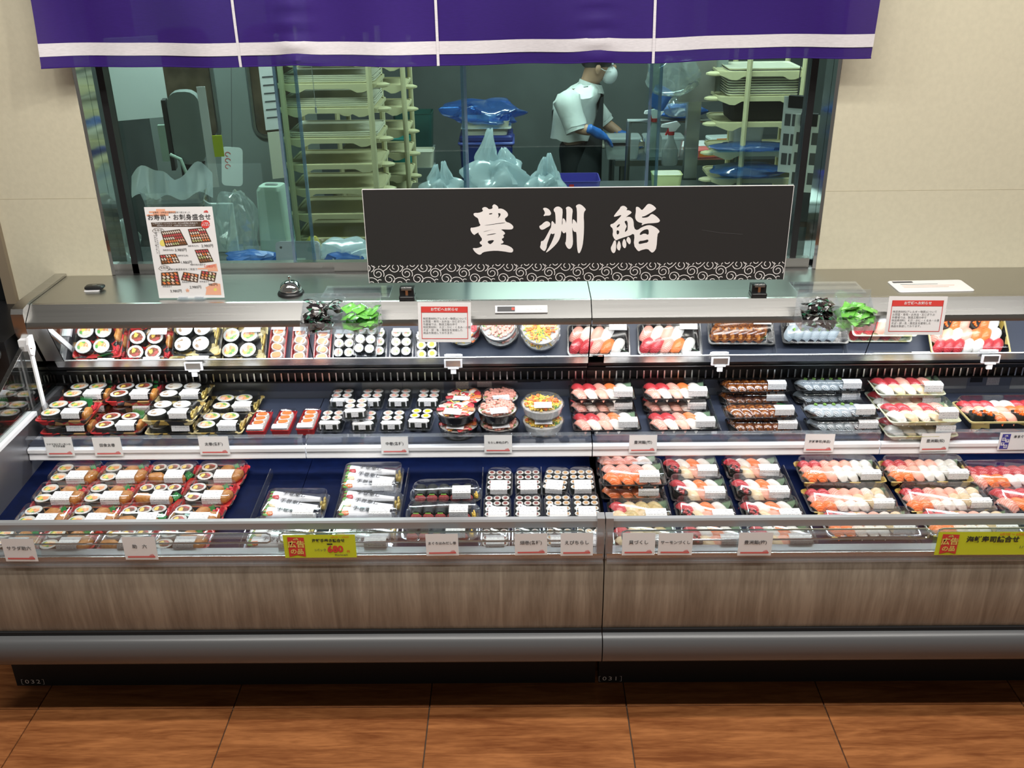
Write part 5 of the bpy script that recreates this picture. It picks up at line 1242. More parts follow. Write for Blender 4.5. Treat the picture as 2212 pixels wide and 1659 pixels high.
# near table, left part
c = pY(392, 480, 3.6)
t = thing('tray_stack', 'tall stack of brown black trays wrapped in a clear bag behind the poster', 'trays', (c.x, 3.6, Z1), (0, 0, .1))
MT['tray_edge'] = mat('brown_tray', (.14, .075, .03), .4, var=.4, scale=30)
for k in range(15):
    mb = MB(); tray(mb, .20, .15, .019, .01, .85); mb.build('tray', 'tray_edge' if k % 2 else 'black_tray', t, loc=(random.uniform(-.003, .003), 0, .0005 + .0168 * k))
MB().loft([rrect(.212, .162, .02, .002), rrect(.215, .165, .02, .26), rrect(.225, .175, .03, .275), rrect(.24, .19, .04, .30)], False, False).build('clear_bag', 'bag_clear', t, True)
def flap(u, v): return (-.17 + .30 * u, .02 * math.sin(u * 9) + .05 * v, .262 + v * (.05 + .055 * abs(math.sin(u * 5.2 + .4))) + .012 * math.sin(u * 17))
MB().grid(flap, 24, 6).build('bag_flap', 'bag_white', t, True)
for k, (x, y, r, sd, lb) in enumerate(((268, 520, (.055, .06, .085), 3, 'small crumpled clear bag in the left corner of the window'), (516, 500, (.07, .07, .135), 8, 'large crumpled clear bag right of the menu poster'))):
    c = pY(x, y, 3.62); o = MB(); crumple(o, (0, 0, 0), r, sd, 22, 14, .38); o = tag(o.build('plastic_bag', 'bag_clear', loc=(c.x, 3.62, Z1)), lb, 'bag', 'crumpled clear bags')
c = pY(592, 470, 3.66)
t = thing('storage_box', 'pale green plastic box standing on end behind the clear bag', 'box', (c.x, 3.68, Z1), (0, 0, -.12))
mb = MB(); mb.loft([rrect(.125, .10, .015, 0), rrect(.10, .10, .02, .27), rrect(.085, .085, .02, .285)]); mb.build('body', 'mint_box', t, 30)
mb = MB(); rbox(mb, .05, .022, .006, .008, z=.283); mb.build('handle_slot', 'door_grey', t)
c = pY(484, 520, 3.72)
o = MB(); rbox(o, .10, .012, .20, .005); o = tag(o.build('white_board', 'board_white2', loc=(c.x, 3.74, Z1)), 'small white board standing just right of the poster', 'board')
c = pY(640, 542, 3.5)
t = thing('scale', 'lavender kitchen scale tipped up against the window glass', 'scale', (c.x, 3.5, Z1), (-.25, 0, 0))
mb = MB(); mb.loft([[(x, y_, z) for x, z, y_ in rrect(.165, .105, .014, yy, 4)] for yy in (0, .025)], M_=Matrix.Translation((0, 0, .055))); mb.build('body', 'lavender_box', t)
mb = MB(); mb.box(-.005, .03, -.003, 0, .015, .045); mb.build('label', 'paper', t)
for sx in (-1, 1): MB().lathe([(.005, -.003), (.005, 0)], 10, M_=Matrix.Translation((sx * .062, 0, .085)) @ Matrix.Rotation(PI / 2, 4, 'X')).build('foot', 'steel_dark', t)
c = pY(540, 552, 3.52)
o = MB(); crumple(o, (0, 0, 0), (.10, .05, .035), 21, 18, 10, .3); o = tag(o.build('blue_packet', 'blue_bright', loc=(c.x, 3.52, Z1)), 'crumpled blue and yellow packet beside the scale', 'packet')
c = pY(735, 540, 3.62)
t = thing('plastic_bag', 'translucent bag with a bright blue corner left of the shop sign', 'bag', (c.x, 3.60, Z1))
mb = MB(); crumple(mb, (.02, 0, 0), (.11, .07, .045), 5, 20, 12, .35); mb.build('film', 'bag_white', t, True)
mb = MB(); crumple(mb, (.03, -.05, .005), (.075, .03, .025), 6, 16, 10, .3); mb.build('blue_corner', 'blue_bright', t, True)
mb = MB(); crumple(mb, (-.10, .0, 0), (.03, .03, .05), 7, 12, 8, .3); mb.build('yellow_end', mat('dull_yellow', (.5, .40, .06), .4), t, True)

# left wall pieces and door
c = pY(250, 205, 4.0)
o = MB(); o.box(-.13, .13, 0, .02, -.13, .20); o = tag(o.build('wall_board', 'board_white2', loc=(c.x, 4.2, c.z)), 'white panel hung high at the left end of the kitchen', 'panel')
o.rotation_euler.z = .5
c = pY(400, 280, 4.1)
t = thing('dispenser', 'grey wall dispenser with hanging paper sheets and a cable', 'dispenser', (c.x, 4.12, c.z), (0, 0, .2))
mb = MB(); mb.loft([[(x, y_, z) for x, z, y_ in rrect(.13, .30, .05, yy, 4)] for yy in (0, .08)]); mb.build('housing', 'door_grey', t, 30)
MB().box(-.085, -.068, -.01, .06, -.17, .12).build('side_bar', 'black_metal', t)
MB().box(-.115, -.085, -.012, .02, -.13, .02).build('switch_box', 'mint_box', t)
MB().box(.065, .10, -.015, -.012, -.25, .17).build('paper_sheet', 'paper', t)
MB().box(.10, .14, -.018, -.015, -.12, -.03).build('yellow_notice', 'yellow_card', t)
MB().tube([(-.08, -.02, -.10), (-.04, -.03, -.12), (-.02, -.03, -.2), (-.02, -.03, -.4)], .008, 8).build('cable', 'mint_box', t, True)
MB().box(-.05, .05, .02, .06, -c.z + .001, -.15).build('stand', 'black_metal', t)
c = pY(490, 300, 4.9)
t = thing('kitchen_door', 'grey kitchen swing door with round-cornered windows', 'door', (c.x, 5.1, 0), (0, 0, .35))
MB().box(-.42, .42, 0, .04, 0, 2.1).build('leaf', 'door_grey', t)
for x in (-.21, .21):
    fr = [(x + a, -.004, 1.45 + b) for a, b, _ in rrect(.24, .55, .06, 0, 5)]
    MB().tube(fr, .012, 6, closed=True).build('window_frame', 'kitchen_steel', t, True)
    MB().loft([[(x + a, yy, 1.45 + b) for a, b, _ in rrect(.23, .54, .06, 0, 5)] for yy in (-.004, -.001)]).build('window_pane', 'brown_glass', t)
c = pY(487, 372, 4.6)
o = MB(); rbox(o, .10, .004, .19, .002, z=-.095); o = thing('notice_card', 'white rounded card with a pink emblem hung by the door', 'card', (c.x, 4.72, c.z), (0, .12, .2))
mb = MB(); mb.loft([[(x, yy, z) for x, z, _ in rrect(.10, .19, .02, 0, 4)] for yy in (0, .004)]); mb.build('card_sheet', 'board_white2', o)
mb = MB()
for k in range(3): ribbon(mb, [(-.02 + .012 * math.cos(a_ * .6), .06 - .03 * k + .010 * math.sin(a_ * .6)) for a_ in range(9)], .004, -.001)
mb.build('emblem', 'coral_print', o)
MB().tube([(0, .002, .095), (0, .002, 1.2)], .0015, 5).build('cord', 'ink_grey', o)
c = pY(590, 270, 4.4)
t = thing('notice_strip', 'long paper strips hanging left of the tray rack', 'paper', (c.x, 4.4, c.z), (0, 0, .5))
MB().box(-.035, .035, 0, .002, -.02, .3).build('upper_sheet', 'paper', t); MB().box(-.03, .04, -.002, 0, -.24, -.03).build('lower_sheet', 'tray_white', t)
mb = MB()
for k in range(6): rect(mb, -.025, .025, .03 + .035 * k, .036 + .035 * k, -.001)
mb.build('printed_line', 'ink_grey', t)
MB().tube([(0, .001, .3), (0, .001, 2.55 - c.z)], .0015, 5).build('cord', 'ink_grey', t)
c = pY(682, 232, 3.7)
t = thing('pull_cord', 'thin pull cord with a white knob hanging in front of the trays', 'cord', (c.x, 3.7, c.z))
MB().tube([(0, 0, 0), (-.01, 0, 2.69 - c.z)], .0012, 5).build('cord', 'paper', t); MB().lathe([(.002, .004), (.004, -.002), (.004, -.018), (.001, -.022)], 8).build('knob', 'white_plastic', t, True)

# plastic tray racks
def rack(name, label, X, Y, w, d, zs, post_x, rz=0):
    t = thing(name, label, 'rack', (X, Y, 0), (0, 0, rz))
    def shelf_(m):
        m.loft([rrect(w, d, .05, 0, 4), rrect(w, d, .05, .012, 4), rrect(w - .02, d - .02, .045, .012, 4), rrect(w - .02, d - .02, .045, .008, 4)])
        pts = [(-w / 2, .010), (-w / 2, -.004), (-w * .36, -.028), (-w * .30, -.030), (-w * .22, -.012), (w * .22, -.012), (w * .30, -.030), (w * .36, -.028), (w / 2, -.004), (w / 2, .010)]
        m.loft([[(a, -d / 2 - .004, b) for a, b in pts], [(a, -d / 2 + .004, b) for a, b in pts]])
        for s in (-1, 1): m.ball((s * (w / 2 + .01), -d * .32, -.004), (.05, .035, .013), 10, 5)
    me = M1(f'shelf/{name}{w}', shelf_, 'cream_plastic', 35)
    for z in zs: inst('shelf', me, t, (0, 0, z))
    for x in post_x:
        for y in (-d * .5 - .012, d * .5):
            MB().tube([(x, y, 0), (x, y, max(zs) + .12)], .014, 8).build('post', 'cream_plastic', t, True)
    return t
def rz_of(ys, Y, x=720): return [pY(x, y, Y).z for y in ys]
RY = 4.65; c = pY(716, 300, RY)
zl = rz_of((131, 187, 240, 305, 361, 414, 468, 520, 570), RY)
rack('tray_rack', 'tall cream plastic tray rack at the left of the kitchen', c.x, RY + .19, .46, .36, zl, (-.21, .20))
ft = MB(); tray(ft, .43, .33, .0085, .03, .97, .004, .003); ft_me = ft.mesh('flat_tray', 'tray_white', 30)
for zi, n in ((0, 3), (1, 4), (2, 5), (3, 3)):
    for k in range(n):
        o = tag(inst('flat_tray', ft_me, None, (c.x + random.uniform(-.004, .004), RY + .19, zl[zi] + .0125 + .009 * k)), 'thin cream tray stacked on a shelf of the left rack', 'tray', 'thin trays stacked on the left rack')
c = pY(866, 300, 5.2); rack('tray_rack', 'second cream tray rack seen edge-on behind the first', c.x - .18, 5.55, .40, .34, rz_of((150, 200, 250, 300, 350, 400, 440), 5.2, 860), (-.18, .19))
RY = 5.0; c = pY(1640, 270, RY); zr = rz_of((160, 214, 270, 333, 391, 440), RY, 1640)
rack('tray_rack', 'cream plastic tray rack at the right of the kitchen', c.x, RY + .17, .44, .32, zr, (-.075, .20))
for k in range(11): tag(inst('flat_tray', ft_me, None, (c.x + .015, RY + .17, zr[1] + .0125 + .0125 * k), None, (.86, .86, 1)), 'thin cream tray in the tall stack on the right rack', 'tray', 'thin trays stacked on the right rack')
t = thing('black_crate', 'black crate on the second shelf of the right rack', 'crate', (c.x + .02, RY + .17, zr[2] + .0125))
mb = MB(); tray(mb, .34, .24, .11, .02, .9); mb.build('body', 'black_matte', t); mb = MB(); rbox(mb, .30, .20, .012, .02, z=.085); mb.build('contents', 'black_metal', t)
t = thing('white_tub', 'white square tub on a blue cloth on the right rack', 'tub', (c.x - .03, RY + .15, zr[3] + .0125))
mb = MB(); tray(mb, .17, .15, .12, .02, .85); mb.build('body', 'tray_white', t, 30); mb = MB(); rbox(mb, .165, .145, .012, .02, z=.112); mb.build('lid', 'board_white2', t)
for z_, s_, lb in ((zr[3], 31, 'upper'), (zr[4], 32, 'lower')):
    mb = MB(); crumple(mb, (0, 0, 0), (.19 if lb == 'lower' else .21, .10, .035 if lb == 'lower' else .02), s_, 18, 8, .25)
    o = tag(mb.build('blue_cloth', 'blue_film', None, True, loc=(c.x - .02, RY + .05 + (.0 if lb == 'lower' else -.0), z_ + .012)), f'crumpled blue film on the {lb} shelf of the right rack', 'film', 'blue films on the right rack')

# middle of the kitchen
c = pY(1050, 330, 6.1)
t = thing('blue_bin', 'tall dark blue bin standing behind the white bags', 'bin', (c.x, 6.3, 0))
zt = pY(1050, 297, 6.1).z
mb = MB(); mb.loft([rrect(.28, .26, .03, 0), rrect(.335, .30, .03, zt - .06)]); mb.build('body', 'blue_bin', t, 30)
mb = MB(); rbox(mb, .36, .32, .02, .02, z=zt - .06); mb.build('rim', mat('blue_rim', (.08, .11, .42), .35), t); mb = MB(); rbox(mb, .34, .30, .04, .02, z=zt - .04); mb.build('lid', 'blue_bin', t)
t = thing('cream_tub', 'cream food tub under blue film on the blue bin', 'tub', (c.x, 6.28, zt))
mb = MB(); tray(mb, .30, .24, .09, .02, .88); mb.build('body', 'tray_white', t, 30); mb = MB(); rbox(mb, .32, .26, .008, .02, z=.04); mb.build('rim', 'tray_white', t)
mb = MB(); crumple(mb, (0, 0, .05), (.22, .17, .075), 41, 34, 18, .4)
o = tag(mb.build('blue_film', 'blue_film', None, True, loc=(c.x, 6.28, zt + .0)), 'crumpled blue plastic film draped over the cream tub', 'film')
for k, (x, y, Yb, r, sd, mt_, lb) in enumerate(((950, 380, 4.75, (.095, .08, .11), 51, 'bag_white', 'low white carrier bag at the left of the three bags'), (1070, 370, 4.85, (.15, .10, .165), 52, 'bag_white', 'tallest white carrier bag, the middle of the three'), (1180, 378, 4.72, (.085, .08, .13), 53, 'bag_white', 'white carrier bag on the right with an upright handle'))):
    c = pY(x, y, Yb); t = thing('carrier_bag', lb, 'bag', (c.x, Yb, Z2), (0, 0, 0), 'white carrier bags on the table')
    mb = MB(); crumple(mb, (0, 0, 0), (r[0], r[1], r[2] * .62), sd, 34, 20, .5); mb.build('bag_body', mt_, t, True)
    for q, (hx, hz, tw) in enumerate(((-.42, .55 + .15 * (k == 1), .35), (.40, .42 + .2 * (k != 1), -.25))):
        mb = MB(); crumple(mb, (0, 0, 0), (r[0] * .40, r[1] * .35, r[2] * hz), sd + 7 + q, 22, 16, .42)
        mb.v = [(x * (1.15 - .75 * min(1, z / (2 * r[2] * hz))) + tw * z * .5 + r[0] * hx, y, z + r[2] * .75) for x, y, z in mb.v]; mb.build('bag_handle', mt_, t, True)
c = pY(1225, 382, 5.0)
t = thing('blue_tray', 'shallow blue-violet crate between the bags and the white board', 'crate', (c.x + .02, 5.02, Z2))
mb = MB(); tray(mb, .30, .20, .075, .02, .94); mb.build('body', mat('violet_blue', (.075, .06, .34), .4), t, 30); mb = MB(); rect(mb, -.012, .012, .02, .06, -.0995); mb.build('red_mark', 'red_plastic', t)
c = pY(1425, 394, 4.85)
o = MB(); rbox(o, .47, .26, .018, .03, n=5); t = thing('cutting_board', 'large white cutting board on the middle table', 'board', (c.x, 4.83, Z2)); o.build('board', 'board_white2', t)
mb = MB(); rbox(mb, .34, .012, .002, .005, cy=.09, z=.0175); mb.build('groove', 'kitchen_steel', t)
for x, y, Yb, w_, d_, h_, lb in ((1342, 330, 6.05, .22, .16, .12, 'clear lidded food box on the back bench near the worker'), (1430, 335, 6.1, .24, .16, .11, 'second clear food box, behind the pane edge')):
    c = pY(x, y, Yb); t = thing('food_box', lb, 'box', (c.x, Yb, Z3), (0, 0, 0), 'clear food boxes on the bench')
    mb = MB(); tray(mb, w_, d_, h_, .02, .86); mb.build('body', 'bottle', t, 30); mb = MB(); rbox(mb, w_ + .012, d_ + .012, .014, .02, z=h_); mb.build('lid', 'bottle', t)
    mb = MB(); crumple(mb, (0, 0, .005), (w_ * .36, d_ * .36, .02), 3, 14, 8, .2); mb.build('white_contents', 'tray_white', t, True)
c = pY(1440, 372, 5.1); o = MB(); rbox(o, .15, .11, .07, .02); o = thing('yellow_tub', 'pale yellow tub on the middle table left of the column', 'tub', (c.x, 5.1, Z2)); mb = MB(); tray(mb, .16, .12, .075, .02, .88); mb.build('body', mat('pale_yellow', (.62, .62, .30), .45), o, 30); mb = MB(); rbox(mb, .15, .11, .01, .02, z=.066); mb.build('lid', 'tray_white', o)
c = pY(1335, 300, 6.2); o = MB(); rbox(o, .34, .22, .03, .03); tag(o.build('prep_tray', 'tray_white', None, loc=(c.x + .02, 6.42, Z3)), 'cream preparation tray in front of the worker', 'tray')
# spray bottles
for x, y, lb, rot in ((1412, 290, 'left', 0), (1448, 318, 'right', .2)):
    c = pY(x, y, 5.55); t = thing('spray_bottle', f'{lb} of two white spray bottles with red collars hung on the rail', 'bottle', (c.x, 5.55, c.z), (0, 0, rot), 'spray bottles on the rail')
    MB().lathe([(.045, -.10), (.048, -.09), (.048, -.02), (.03, .02), (.018, .05), (.016, .07)], 16, sy=.7).build('bottle_body', 'bottle', t, True)
    MB().lathe([(.019, .07), (.019, .09)], 12).build('collar', 'red_plastic', t, True)
    mb = MB(); mb.prism([(-.06, .115), (-.055, .13), (.03, .145), (.05, .125), (.02, .09), (-.015, .09), (-.02, .112)], -.012, .012, axis='Y'); mb.build('spray_head', 'white_plastic', t)
    mb = MB(); mb.prism([(-.02, .11), (-.035, .07), (-.028, .068), (-.008, .10)], -.005, .005, axis='Y'); mb.build('trigger', 'red_plastic', t)
t = thing('hanging_rail', 'steel rail behind the bottles carrying bags and gloves', 'rail', (pY(1450, 270, 5.6).x, 5.62, 0))
zz = pY(1450, 262, 5.6).z
MB().tube([(-.25, 0, zz), (.40, 0, zz)], .012, 8).build('bar', 'kitchen_steel', t, True)
for x in (-.24, .39): MB().tube([(x, 0, 0), (x, 0, zz)], .014, 8).build('upright', 'kitchen_steel', t, True)
for x, y, Yb, r, sd, mt_, nm, lb, cat_ in ((1452, 165, 5.15, (.13, .06, .10), 61, 'bag_clear', 'hanging_bag', 'clear bag hanging at the top right of the kitchen window', 'bag'), (1480, 262, 5.5, (.12, .05, .04), 62, 'blue_bright', 'blue_sleeve', 'rolled bright blue sleeve lying over the rail', 'sleeve'), (1465, 232, 5.38, (.08, .05, .05), 63, 'bag_clear', 'hanging_bag', 'small clear bag knotted above the blue sleeve', 'bag')):
    c = pY(x, y, Yb); t = thing(nm, lb, cat_, (c.x, Yb, c.z - r[2])); mb = MB(); crumple(mb, (0, 0, 0), r, sd, 24, 12, .35); mb.build('film', mt_, t, True)
    if nm == 'hanging_bag': MB().tube([(0, 0, r[2] * 1.9), (.0, .02, 2.69 - c.z + r[2])], .002, 5).build('hanger', 'kitchen_steel', t)
    else: t.location = (c.x, 5.62, zz + .012)
c = pY(1418, 210, 5.3); t = thing('blue_bucket', 'small blue bucket hung under the clear bag', 'bucket', (c.x, 5.3, c.z - .05), (.2, .4, 0)); MB().lathe([(.045, 0), (.055, .10), (.052, .10), (.04, .005)], 16).build('body', 'blue_bright', t, True); MB().tube([(.05 * math.cos(a_ / 8 * PI), 0, .10 + .06 * math.sin(a_ / 8 * PI)) for a_ in range(9)], .003, 6).build('bail', 'steel_dark', t, True)
# column with hood panel
c = pY(1515, 320, 5.0); t = thing('steel_column', 'narrow steel column below a grey hood panel', 'column', (c.x, 5.3, 0))
MB().box(-.035, .035, -.03, .03, 0, 2.69).build('post', 'kitchen_steel', t)
zp = pY(1505, 225, 5.0).z; MB().box(-.10, .085, -.10, -.03, zp - .02, zp + .30).build('hood_panel', mat('hood_grey', (.22, .21, .19), .4, var=.3, scale=7), t)
MB().box(.085, .15, -.08, .02, zp + .02, zp + .30).build('hood_side', 'door_grey', t)
# things on the right shelf behind the column
for x, y, Yb, w_, d_, h_, mt_, lb in ((1560, 300, 6.6, .20, .12, .02, 'board_white2', 'white board slanting behind the column'), (1490, 325, 6.32, .24, .16, .03, 'paper', 'printed orange and white carton on the back bench'), (1575, 335, 6.15, .16, .12, .04, 'salmon', 'tray of orange salmon fillets right of the column'), (1520, 352, 6.06, .18, .12, .05, 'coral_print', 'low red and white carton on the bench edge')):
    c = pY(x, y, Yb); t = thing('carton', lb, 'box', (c.x, Yb, Z3), (0, 0, .15)); mb = MB(); rbox(mb, w_, d_, h_, .008); mb.build('body', mt_, t)
    mb = MB(); rect(mb, -w_ * .3, w_ * .3, h_ * .2, h_ * .8, -d_ / 2 - .001); mb.build('print', 'orange_ink', t)
# papers clipped at the right
for x, y, Yb, rz_, lb in ((1715, 290, 3.75, -.5, 'left'), (1740, 330, 3.62, -.35, 'right')):
    c = pY(x, y, Yb); t = thing('hanging_document', f'{lb} of two printed sheets clipped at the right of the window', 'paper', (c.x, Yb, c.z), (.05, 0, rz_), 'printed sheets at the right')
    MB().box(-.05, .05, 0, .002, -.15, .14).build('sheet', 'paper', t)
    mb = MB()
    for j in range(3):
        for i in range(3): rect(mb, -.04 + .028 * i, -.018 + .028 * i, .03 - .075 * j, .075 - .075 * j, -.0008)
    mb.build('print_block', 'ink_grey', t)
    MB().box(-.03, .03, -.012, .012, .10, .145).build('clip', 'black_metal', t); MB().tube([(0, 0, .14), (0, 0, 2.69 - c.z)], .002, 5).build('string', 'ink_grey', t)
t = thing('tall_cabinet', 'pale tall cabinet at the right end of the kitchen', 'cabinet', (1.95, 4.2, 0)); MB().box(-.3, .3, -.3, .3, 0, 2.2).build('body', 'door_grey', t); MB().box(-.29, -.005, -.31, -.30, .05, 2.15).build('door', 'board_white2', t); MB().box(.005, .29, -.31, -.30, .05, 2.15).build('door', 'board_white2', t)
# green bins and shelf behind the left rack
for x, y, Yb, w_, d_, h_, mt_, nm, lb in ((895, 280, 6.6, .26, .2, .24, 'teal_dark', 'green_crate', 'dark green crate on the far shelf behind the racks'), (872, 325, 5.9, .14, .14, .16, 'teal', 'teal_bin', 'small teal bin right of the tray rack'), (905, 340, 6.2, .2, .16, .10, 'tray_white', 'white_carton', 'white carton beside the teal bin')):
    c = pY(x, y, Yb); t = thing(nm, lb, 'box', (c.x, Yb, c.z - h_ / 2)); mb = MB(); tray(mb, w_, d_, h_, .02, .9); mb.build('body', mt_, t, 30); mb = MB(); rbox(mb, w_ * .9, d_ * .9, .01, .02, z=h_ * .8); mb.build('contents', mt_, t)
    MB().box(-w_ / 2, w_ / 2, -d_ / 2, d_ / 2, -(c.z - h_ / 2), -.001).build('pedestal', 'door_grey', t)

# ------------------------------------------------------------------ the worker
def skin(name, J, E_, Rr, mt_, parent, sub=2, root=0):
    me = bpy.data.meshes.new(name); me.from_pydata([tuple(q) for q in J], E_, [])
    o = bpy.data.objects.new(name, me); COL.objects.link(o)
    md = o.modifiers.new('skin', 'SKIN'); md.use_smooth_shade = True; md.branch_smoothing = .6
    if not me.skin_vertices: pass
    sv = me.skin_vertices[0].data if me.skin_vertices else None
    if sv is None:
        import bmesh
        bm = bmesh.new(); bm.from_mesh(me); bm.verts.layers.skin.verify(); bm.to_mesh(me); bm.free(); sv = me.skin_vertices[0].data
    for k, r_ in enumerate(Rr): sv[k].radius = (r_, r_) if not isinstance(r_, tuple) else r_
    sv[root].use_root = True
    ms = o.modifiers.new('sub', 'SUBSURF'); ms.levels = sub; ms.render_levels = sub
    dg = bpy.context.evaluated_depsgraph_get(); dg.update()
    m2 = bpy.data.meshes.new_from_object(o.evaluated_get(dg)); m2.name = name
    bpy.data.objects.remove(o); bpy.data.meshes.remove(me)
    m2.materials.clear(); m2.materials.append(MT[mt_]); m2.polygons.foreach_set('use_smooth', [True] * len(m2.polygons))
    return inst(name, m2, parent)
PYW = 6.2
def J(x, y, Y): return pY(x, y, Y)
pel, wst, chs, nck, hed, crn = J(1240, 330, 6.2), J(1240, 275, 6.2), J(1243, 222, 6.2), J(1272, 178, 6.2), J(1293, 145, 6.2), J(1290, 118, 6.2)
sN, eN, wN = J(1222, 208, 6.02), J(1243, 276, 5.96), J(1284, 284, 5.92)
sF, eF, wF = J(1262, 208, 6.38), J(1302, 262, 6.36), J(1343, 291, 6.28)
kN, kF = Vector((pel.x, 6.12, .48)), Vector((pel.x + .06, 6.30, .48))
fN, fF = Vector((pel.x - .05, 6.12, .06)), Vector((pel.x + .02, 6.30, .06))
tN, tF = fN + Vector((.17, 0, -.025)), fF + Vector((.17, 0, -.025))
hN, hF = pel + Vector((0, -.09, -.06)), pel + Vector((.02, .10, -.06))
body = [pel, wst, chs, nck, hed, crn, sN, eN, wN, sF, eF, wF, hN, kN, fN, tN, hF, kF, fF, tF]
ed = [(0, 1), (1, 2), (2, 3), (3, 4), (4, 5), (2, 6), (6, 7), (7, 8), (2, 9), (9, 10), (10, 11), (0, 12), (12, 13), (13, 14), (14, 15), (0, 16), (16, 17), (17, 18), (18, 19)]
rr_ = [.10, .085, .085, .055, .092, .07, .055, .042, .031, .055, .042, .031, .085, .06, .042, .035, .085, .06, .042, .035]
pr = skin('person', body, ed, rr_, 'skin', None)
tag(pr, 'worker in white shirt, dark apron, mask and blue gloves bending over the bench', 'person')
mid_ = lambda a, b, t_: a * (1 - t_) + b * t_
mb = MB(); tor = []
for q_, (c_, rx, ry) in enumerate(((wst + Vector((0, 0, -.06)), .145, .165), (wst, .140, .160), (mid_(wst, chs, .5), .142, .170), (chs, .138, .185), (mid_(chs, nck, .45), .115, .185), (mid_(chs, nck, .75), .085, .13), (mid_(chs, nck, .95), .066, .075))):
    tor.append([(c_.x + rx * math.cos(a_ / 20 * 2 * PI) + .006 * math.sin(a_ * 2.3 + q_ * 1.9), c_.y + ry * math.sin(a_ / 20 * 2 * PI), c_.z + .006 * math.sin(a_ * 1.7 + q_)) for a_ in range(20)])
mb.loft(tor, False, False); mb.build('shirt', 'shirt', pr, True)
for s_, e_ in ((sN, eN), (sF, eF)):
    mb = MB(); L_ = (e_ - s_); pts_ = [s_ - L_ * .12, s_ + L_ * .1, s_ + L_ * .35, s_ + L_ * .6, s_ + L_ * .85, s_ + L_ * 1.0, s_ + L_ * 1.08]
    mb.tube(pts_, [.050, .082, .080, .074, .072, .072, .058], 14); mb.v = [(x + .004 * math.sin(z * 160 + y * 60), y, z + .004 * math.sin(x * 140)) for x, y, z in mb.v]; mb.build('sleeve', 'shirt', pr, True)
    mb = MB(); mb.tube([s_ + L_ * .98, s_ + L_ * 1.12], .068, 14); mb.build('rolled_cuff', 'shirt', pr, True)
skin('trousers', [wst + Vector((0, 0, -.035)), pel, hN, kN, fN + Vector((0, 0, .03)), hF, kF, fF + Vector((0, 0, .03))], [(0, 1), (1, 2), (2, 3), (3, 4), (1, 5), (5, 6), (6, 7)], [.140, .140, .098, .075, .060, .098, .075, .060], 'trousers', pr)
mb = MB()
def apron_pt(u, v):
    z = chs.z + .045 - v * (chs.z + .045 - .42); t_ = min(1, max(0, v * 1.9)); R_ = .172 + .006 * v; hw = (.30 + .95 * t_) if v > .18 else .34
    a = (u - .5) * 2 * (.55 + 1.0 * t_); ctr = mid_(chs, pel, min(1, v * 1.5)) if v < .66 else pel
    return (ctr.x + R_ * math.cos(a) * 1.02, ctr.y + R_ * math.sin(a) * 1.08, z)
mb.grid(apron_pt, 14, 14); mb.build('apron', 'apron', pr, True)
MB().tube([chs + Vector((.10, -.07, .06)), mid_(chs, nck, .6) + Vector((.02, -.085, .03)), mid_(chs, nck, .5) + Vector((-.08, -.06, .02)), chs + Vector((-.14, -.03, -.05)), wst + Vector((-.13, 0, 0))], .010, 6).build('apron_strap', 'apron', pr, True)
mb = MB(); mb.grid(lambda u, v: (nck.x + .012 + (.068 + .018 * (1 - v)) * math.cos(2 * PI * u), nck.y + (.066 + .018 * (1 - v)) * math.sin(2 * PI * u), nck.z - .045 + .05 * v - .02 * math.cos(2 * PI * u)), 18, 3); mb.build('collar', 'shirt', pr, True)
hd = hed
mb = MB(); mb.ball((hd.x + .068, hd.y, hd.z - .045), (.052, .066, .056), 14, 9); mb.build('face_mask', 'mask', pr, True)
for s in (-1, 1): MB().tube([(hd.x + .075, hd.y + s * .055, hd.z - .02), (hd.x + .03, hd.y + s * .088, hd.z - .01), (hd.x - .005, hd.y + s * .094, hd.z + .01)], .002, 5).build('mask_loop', 'mask', pr)
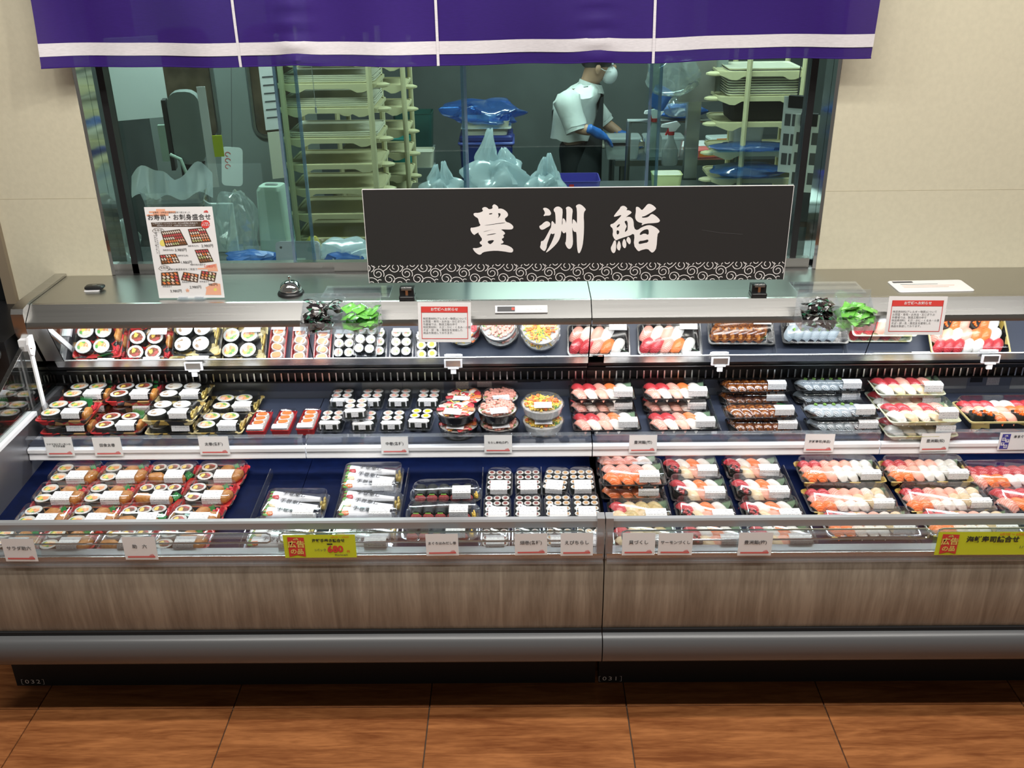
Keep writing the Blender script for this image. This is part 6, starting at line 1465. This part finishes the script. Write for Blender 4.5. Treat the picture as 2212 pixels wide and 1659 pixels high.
for s in (-1, 1): mb = MB(); mb.ball((hd.x - .008, hd.y + s * .090, hd.z - .002), (.018, .010, .030), 8, 6); mb.build('ear', 'skin', pr, True)
for s in (-1, 1): mb = MB(); mb.ball((hd.x + .083, hd.y + s * .034, hd.z + .022), (.008, .012, .008), 8, 6); mb.build('eye', 'mask', pr, True)
mb = MB(); mb.ball((hd.x + .096, hd.y, hd.z - .004), (.016, .014, .020), 8, 6); mb.build('nose', 'skin', pr, True)
mb = MB(); mb.ball((hd.x - .012, hd.y, hd.z + .062), (.108, .100, .088), 16, 10); mb.build('hair', 'hair', pr, True)
def glove(w_, el, tip, side):
    d_ = (tip - w_).normalized(); pn = w_ + d_ * .075; up = Vector((0, 0, 1)); sd = d_.cross(up).normalized()
    JJ = [w_ - d_ * .055, w_, w_ + d_ * .04, pn]; EE = [(0, 1), (1, 2), (2, 3)]; RR = [.040, .034, .038, .036]
    for k, (o_, L_) in enumerate(((-.030, .075), (-.010, .085), (.010, .080), (.030, .062))):
        b_ = len(JJ); JJ += [pn + sd * o_ + d_ * .01, pn + sd * o_ * 1.1 + d_ * L_ * .5 - up * .010, pn + sd * o_ * 1.15 + d_ * L_ * .85 - up * .035]; EE += [(3, b_), (b_, b_ + 1), (b_ + 1, b_ + 2)]; RR += [.011, .0095, .008]
    b_ = len(JJ); JJ += [w_ + d_ * .035 - sd * side * .035, w_ + d_ * .075 - sd * side * .058 - up * .012]; EE += [(2, b_), (b_, b_ + 1)]; RR += [.013, .010]
    skin('glove', JJ, EE, RR, 'glove', pr, 1, 1)
glove(wN, eN, J(1345, 318, 6.0), 1); glove(wF, eF, J(1400, 312, 6.2), -1)
t = thing('knife', 'long kitchen knife in the worker hand above the tray', 'knife', J(1352, 306, 5.98), (0, 0, 0))
mb = MB(); mb.prism([(0, 0), (.20, -.002), (.17, -.028), (0, -.034)], -.001, .001, axis='Y'); mb.build('blade', 'chrome', t); mb = MB(); rbox(mb, .10, .018, .022, .006, cx=-.05, z=-.026); mb.build('handle', 'black_metal', t)
